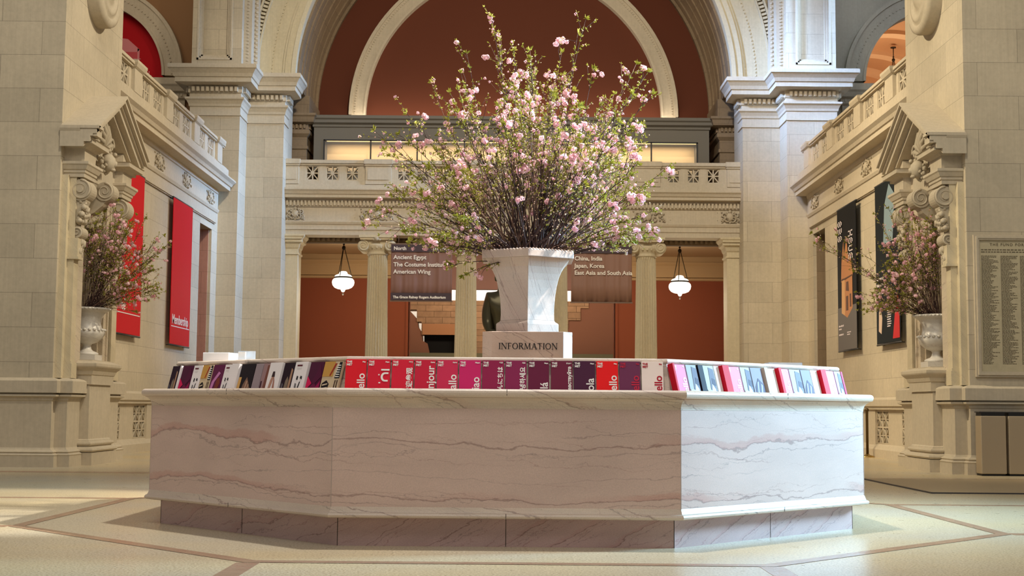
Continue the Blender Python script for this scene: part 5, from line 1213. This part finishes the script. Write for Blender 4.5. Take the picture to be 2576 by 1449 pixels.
# ------------------------------------------------------------------ flowering branches
BARK = mat('cherry_bark', (66, 42, 38), .7); BARK2 = mat('cherry_bark_light', (112, 82, 66), .7)
def petal_mat(name, a, b, tr=.25):
    m = mat(name, a, .6, spec=.2); t = NT(m); oi = t.new('ShaderNodeObjectInfo'); P, xyz = t.pos()
    n = t.noise(P, 60, 2, .5); f = t.math('ADD', t.math('MULTIPLY', oi.outputs['Random'], .6), t.math('MULTIPLY', n, .5))
    t.link(t.mix(f, (*lin(a), 1), (*lin(b), 1)), t.b.inputs['Base Color'])
    tl = t.new('ShaderNodeBsdfTranslucent'); t.link(t.b.inputs['Base Color'].links[0].from_socket, tl.inputs[0])
    ms = t.new('ShaderNodeMixShader'); ms.inputs[0].default_value = tr; out = [n for n in t.n if n.type == 'OUTPUT_MATERIAL'][0]
    t.link(t.b.outputs[0], ms.inputs[1]); t.link(tl.outputs[0], ms.inputs[2]); t.link(ms.outputs[0], out.inputs[0]); return m
PET = petal_mat('blossom_pink', (236, 168, 182), (252, 220, 224)); LEAF = petal_mat('young_leaf', (120, 124, 34), (178, 174, 74), .25); BUD = petal_mat('bud_pink', (214, 150, 140), (240, 226, 190), .1)
def blossom_mesh(nm, R, n, rnd):
    m = MB()
    for i in range(n):
        z = 1 - 2 * (i + .5) / n; a = i * 2.39996; r = math.sqrt(max(0, 1 - z * z)); d = Vector((r * math.cos(a), r * math.sin(a), z))
        t1 = d.cross(Vector((rnd.uniform(-1, 1), rnd.uniform(-1, 1), rnd.uniform(-1, 1)))).normalized(); t2 = d.cross(t1); s_ = R * rnd.uniform(.5, .72); c = d * R * rnd.uniform(.55, .95)
        p0 = c - t1 * s_ * .7 - d * R * .2; p1 = c + t2 * s_ * .6 + d * R * .05; p2 = c + t1 * s_ * .75 + d * R * .12; p3 = c - t2 * s_ * .6 + d * R * .05; pc = c + d * R * .02
        m.add([p0, p1, p2, p3, pc], [(0, 1, 4), (1, 2, 4), (2, 3, 4), (3, 0, 4)])
    me = bpy.data.meshes.new(nm); me.from_pydata(m.v, [], m.f); me.materials.append(PET); me.update(); return me
rb = random.Random(21)
BL = [blossom_mesh('blossom', 1.0, 20, rb) for _ in range(4)] + [blossom_mesh('blossom', 1.0, 8, rb) for _ in range(3)]
def branch(nm, base, tip, rnd, lab, grp, dens=1.0, bl=1.0, r0=.0078, parentgrow=1.0, sag=.0):
    base, tip = Vector(base), Vector(tip); L = (tip - base).length
    d = (tip - base).normalized(); side = d.cross(Vector((rnd.uniform(-1, 1), rnd.uniform(-1, 1), .3))).normalized()
    mid = base.lerp(tip, .45) + Vector((0, 0, .10 * L * (1 - abs(d.z)))) + side * rnd.uniform(-.05, .05) * L
    N = 12; pts = []; 
    ph = rnd.uniform(0, 6)
    for i in range(N + 1):
        f = i / N; p = base.lerp(mid, f).lerp(mid.lerp(tip, f), f) + side * math.sin(f * 9 + ph) * .010 * L * f + Vector((0, 0, -sag * L * f * f)); pts.append(p)
    rad = [r0 * (1 - .78 * i / N) for i in range(N + 1)]
    m = MB(); m.tube(pts, rad, 5); lv = MB(); bd = MB(); spots = []
    def leaf(p, dr, s_):
        dr = dr.normalized(); w = dr.cross(Vector((rnd.uniform(-1, 1), rnd.uniform(-1, 1), rnd.uniform(-1, 1)))).normalized(); n = dr.cross(w)
        lv.add([p, p + dr * s_ * .5 + w * s_ * .22 + n * s_ * .06, p + dr * s_ - n * s_ * .08, p + dr * s_ * .5 - w * s_ * .22 + n * s_ * .06], [(0, 1, 2), (0, 2, 3)])
    def tuft(p, dr, k_, s_):
        for _ in range(k_): leaf(p, dr + Vector((rnd.gauss(0, .8), rnd.gauss(0, .8), rnd.gauss(.1, .8))), s_ * rnd.uniform(.6, 1.25))
    def at(f):
        x = f * N; i = min(int(x), N - 1); return pts[i].lerp(pts[i + 1], x - i), (pts[i + 1] - pts[i]).normalized()
    nt = max(3, int(rnd.uniform(8, 13) * min(L, 1.6) * dens))
    for q in range(nt):
        f = rnd.uniform(.38, .98); p, dr = at(f); d2 = (dr + Vector((rnd.gauss(0, .55), rnd.gauss(0, .55), rnd.gauss(.12, .5)))).normalized(); l = rnd.uniform(.08, .30) * (1.15 - .5 * f) * min(L, 1.3)
        q1 = p + d2 * l * .5 + Vector((rnd.gauss(0, .012), rnd.gauss(0, .012), .01)); q2 = p + d2 * l + Vector((0, 0, .03 * l)); m.tube([p, q1, q2], [.0030, .0022, .0013], 4)
        for g in (.35, .6, .85, 1.0):
            pp = p.lerp(q2, g); 
            if rnd.random() < -.15 + 1.05 * f: tuft(pp, d2, rnd.randint(2, 5), .029)
            if rnd.random() < .45: bd.ball(pp + Vector((rnd.gauss(0, .012), rnd.gauss(0, .012), rnd.gauss(0, .012))), rnd.uniform(.004, .009), 1)
        spots.append((q2, f)); 
        if rnd.random() < .4: spots.append((p.lerp(q2, .6), f * .8))
    for f in [.2 + .8 * k_ / 18 for k_ in range(19)]:
        p, dr = at(f)
        if rnd.random() < -.25 + 1.15 * f: tuft(p, dr, rnd.randint(2, 4), .022 + .012 * f)
        if rnd.random() < .5: bd.ball(p + Vector((rnd.gauss(0, .010), rnd.gauss(0, .010), rnd.gauss(0, .010))), rnd.uniform(.004, .008), 1)
    p, dr = at(1.0); tuft(p, dr, 9, .050); p, dr = at(.93); tuft(p, dr, 6, .042)
    root = m.build(nm, BARK if rnd.random() < .7 else BARK2, None, origin=base, recalc=False); tag(root, lab, 'branch', grp)
    if lv.f: lv.build('leaves', LEAF, root, recalc=False)['kind'] = 'stuff'
    if bd.f: bd.build('buds', BUD, root, recalc=False)['kind'] = 'stuff'
    rnd.shuffle(spots); k_ = 0; want = int(round(bl * rnd.uniform(4.5, 9.0) * min(L / 1.3, 1.2)))
    for p, f in spots:
        if k_ >= want: break
        if rnd.random() > .10 + .9 * f * f: continue
        big = rnd.random() < (.12 + .30 * f) ; s_ = rnd.uniform(.024, .037) if big else rnd.uniform(.012, .020)
        o = bpy.data.objects.new('blossom', BL[rnd.randint(0, 3)] if big else BL[rnd.randint(0, 6)]); COL.objects.link(o); o.parent = root; o.location = p - base + Vector((rnd.gauss(0, .01), rnd.gauss(0, .01), -.01)); o.scale = (s_, s_, s_); o.rotation_euler = (rnd.uniform(0, 6), rnd.uniform(0, 6), 0); k_ += 1
        for _ in range(rnd.choice((0, 0, 1, 1, 2)) if big else 0):
            o2 = o.copy(); COL.objects.link(o2); o2.location = o.location + Vector((rnd.gauss(0, .03), rnd.gauss(0, .03), rnd.gauss(0, .025))); o2.rotation_euler = (rnd.uniform(0, 6), 0, 0); k_ += 1
    return root
rnd = random.Random(77)
GC = 'flowering branches standing in the central urn'; LCN = 'pink flowering cherry branch standing in the central hexagonal urn'
heroes = [(-.94, -.05, 3.19), (-1.27, .0, 2.86), (-1.38, -.2, 2.68), (-1.10, .2, 3.62), (-.80, .1, 4.10), (-.62, -.1, 3.96), (-.46, .1, 4.40), (-.52, .3, 4.25), (-.20, .0, 4.73), (-.13, .1, 4.55), (.02, .2, 4.46), (.16, -.1, 4.38), (.44, .0, 4.38), (.62, .1, 4.60), (.70, .0, 4.72),
          (.78, .1, 4.25), (1.16, .0, 4.28), (1.28, .1, 4.24), (1.34, .0, 3.98), (1.10, -.2, 3.95), (1.26, .2, 3.72), (1.22, .1, 3.45), (1.30, -.1, 3.10), (1.50, .0, 3.26), (1.26, -.1, 2.98), (1.32, .1, 2.62), (1.20, -.2, 2.66), (-1.10, .1, 3.05), (-1.22, -.1, 3.40), (-1.15, .0, 2.98), (-.90, -.3, 2.62), (-.60, -.3, 2.30), (-.45, -.35, 2.20), (-.82, -.2, 2.50), (-1.35, .2, 3.65), (-1.05, .3, 3.85), (1.0, .3, 4.05), (.40, .2, 4.05), (.05, .0, 4.15)]
def mouth(rr): a = rnd.uniform(0, 2 * PI); r = rr * math.sqrt(rnd.random()); return r * math.cos(a), r * math.sin(a)
def bloom(base_c, rr, tips, grp, lab, nm='cherry_branch', **k):
    for tp in tips:
        dx, dy = tp[0], tp[1]; h = math.hypot(dx, dy) + 1e-6
        bx, by = mouth(rr * .6); bx += dx / h * rr * .35 * min(1, h); by += dy / h * rr * .35 * min(1, h)
        branch(nm, (base_c[0] + bx, base_c[1] + by, base_c[2] + rnd.uniform(-.02, .04)), (base_c[0] + dx, base_c[1] + dy, tp[2]), rnd, lab, grp, **k)
tips = [(x - px_, y, z) for x, y, z in heroes]
while len(tips) < 215:
    a = rnd.uniform(-PI / 2 * 1.04, PI / 2 * 1.04); b = rnd.uniform(-.9, .9)
    k_ = rnd.uniform(.42, .84)
    x = 1.36 * math.sin(a) * k_; z = 2.44 + (2.18 * max(.04, math.cos(a)) ** .8) * k_ ; y = b * math.sqrt(max(0, 1 - (math.sin(a) * .6) ** 2)) * 1.05
    if z < 2.5 and rnd.random() < .4: continue
    tips.append((x, y, z))
bloom((px_, py_, 2.38), .36, tips, GC, LCN)
for mir in (False, True):
    sx = 1 if mir else -1; grp = 'flowering branches in the %s niche urn' % names(mir); lab = 'pink flowering branch standing in the %s niche urn' % names(mir)
    ux = sx * 7.10
    H = [(1.20, .0, 3.69), (1.10, .1, 3.60), (.98, .2, 2.86), (.95, -.1, 2.95), (.60, .1, 4.18), (.75, .2, 4.12), (.30, .0, 4.40), (.10, .1, 4.46), (.45, -.2, 4.2), (1.05, .2, 3.85), (.9, .0, 3.3), (.62, .2, 2.55)] if not mir else \
        [(1.95, .0, 3.93), (1.85, .1, 3.80), (.85, .1, 4.30), (.60, .1, 4.40), (.20, .1, 4.36), (1.10, .2, 2.80), (1.25, -.1, 3.30), (1.35, .1, 3.55), (1.2, .0, 2.95), (.95, .2, 2.65), (.45, -.1, 4.3), (-.1, -.1, 4.0), (1.45, .2, 3.95)]
    tips = [(-sx * (x + .12), y, z) for x, y, z in H]
    while len(tips) < 85:
        a = rnd.uniform(-.15, PI / 2); k_ = rnd.uniform(.5, .95); x = 1.10 * math.sin(a) * k_; z = 2.62 + 1.75 * max(.06, math.cos(a)) * k_; y = rnd.uniform(-.75, .75) * k_
        if abs(x) < .15: y *= .6
        tips.append((-sx * (x + .08), y, z))
    bloom((ux, 22.6, 2.52), .22, tips, grp, lab, bl=1.0, r0=.006)
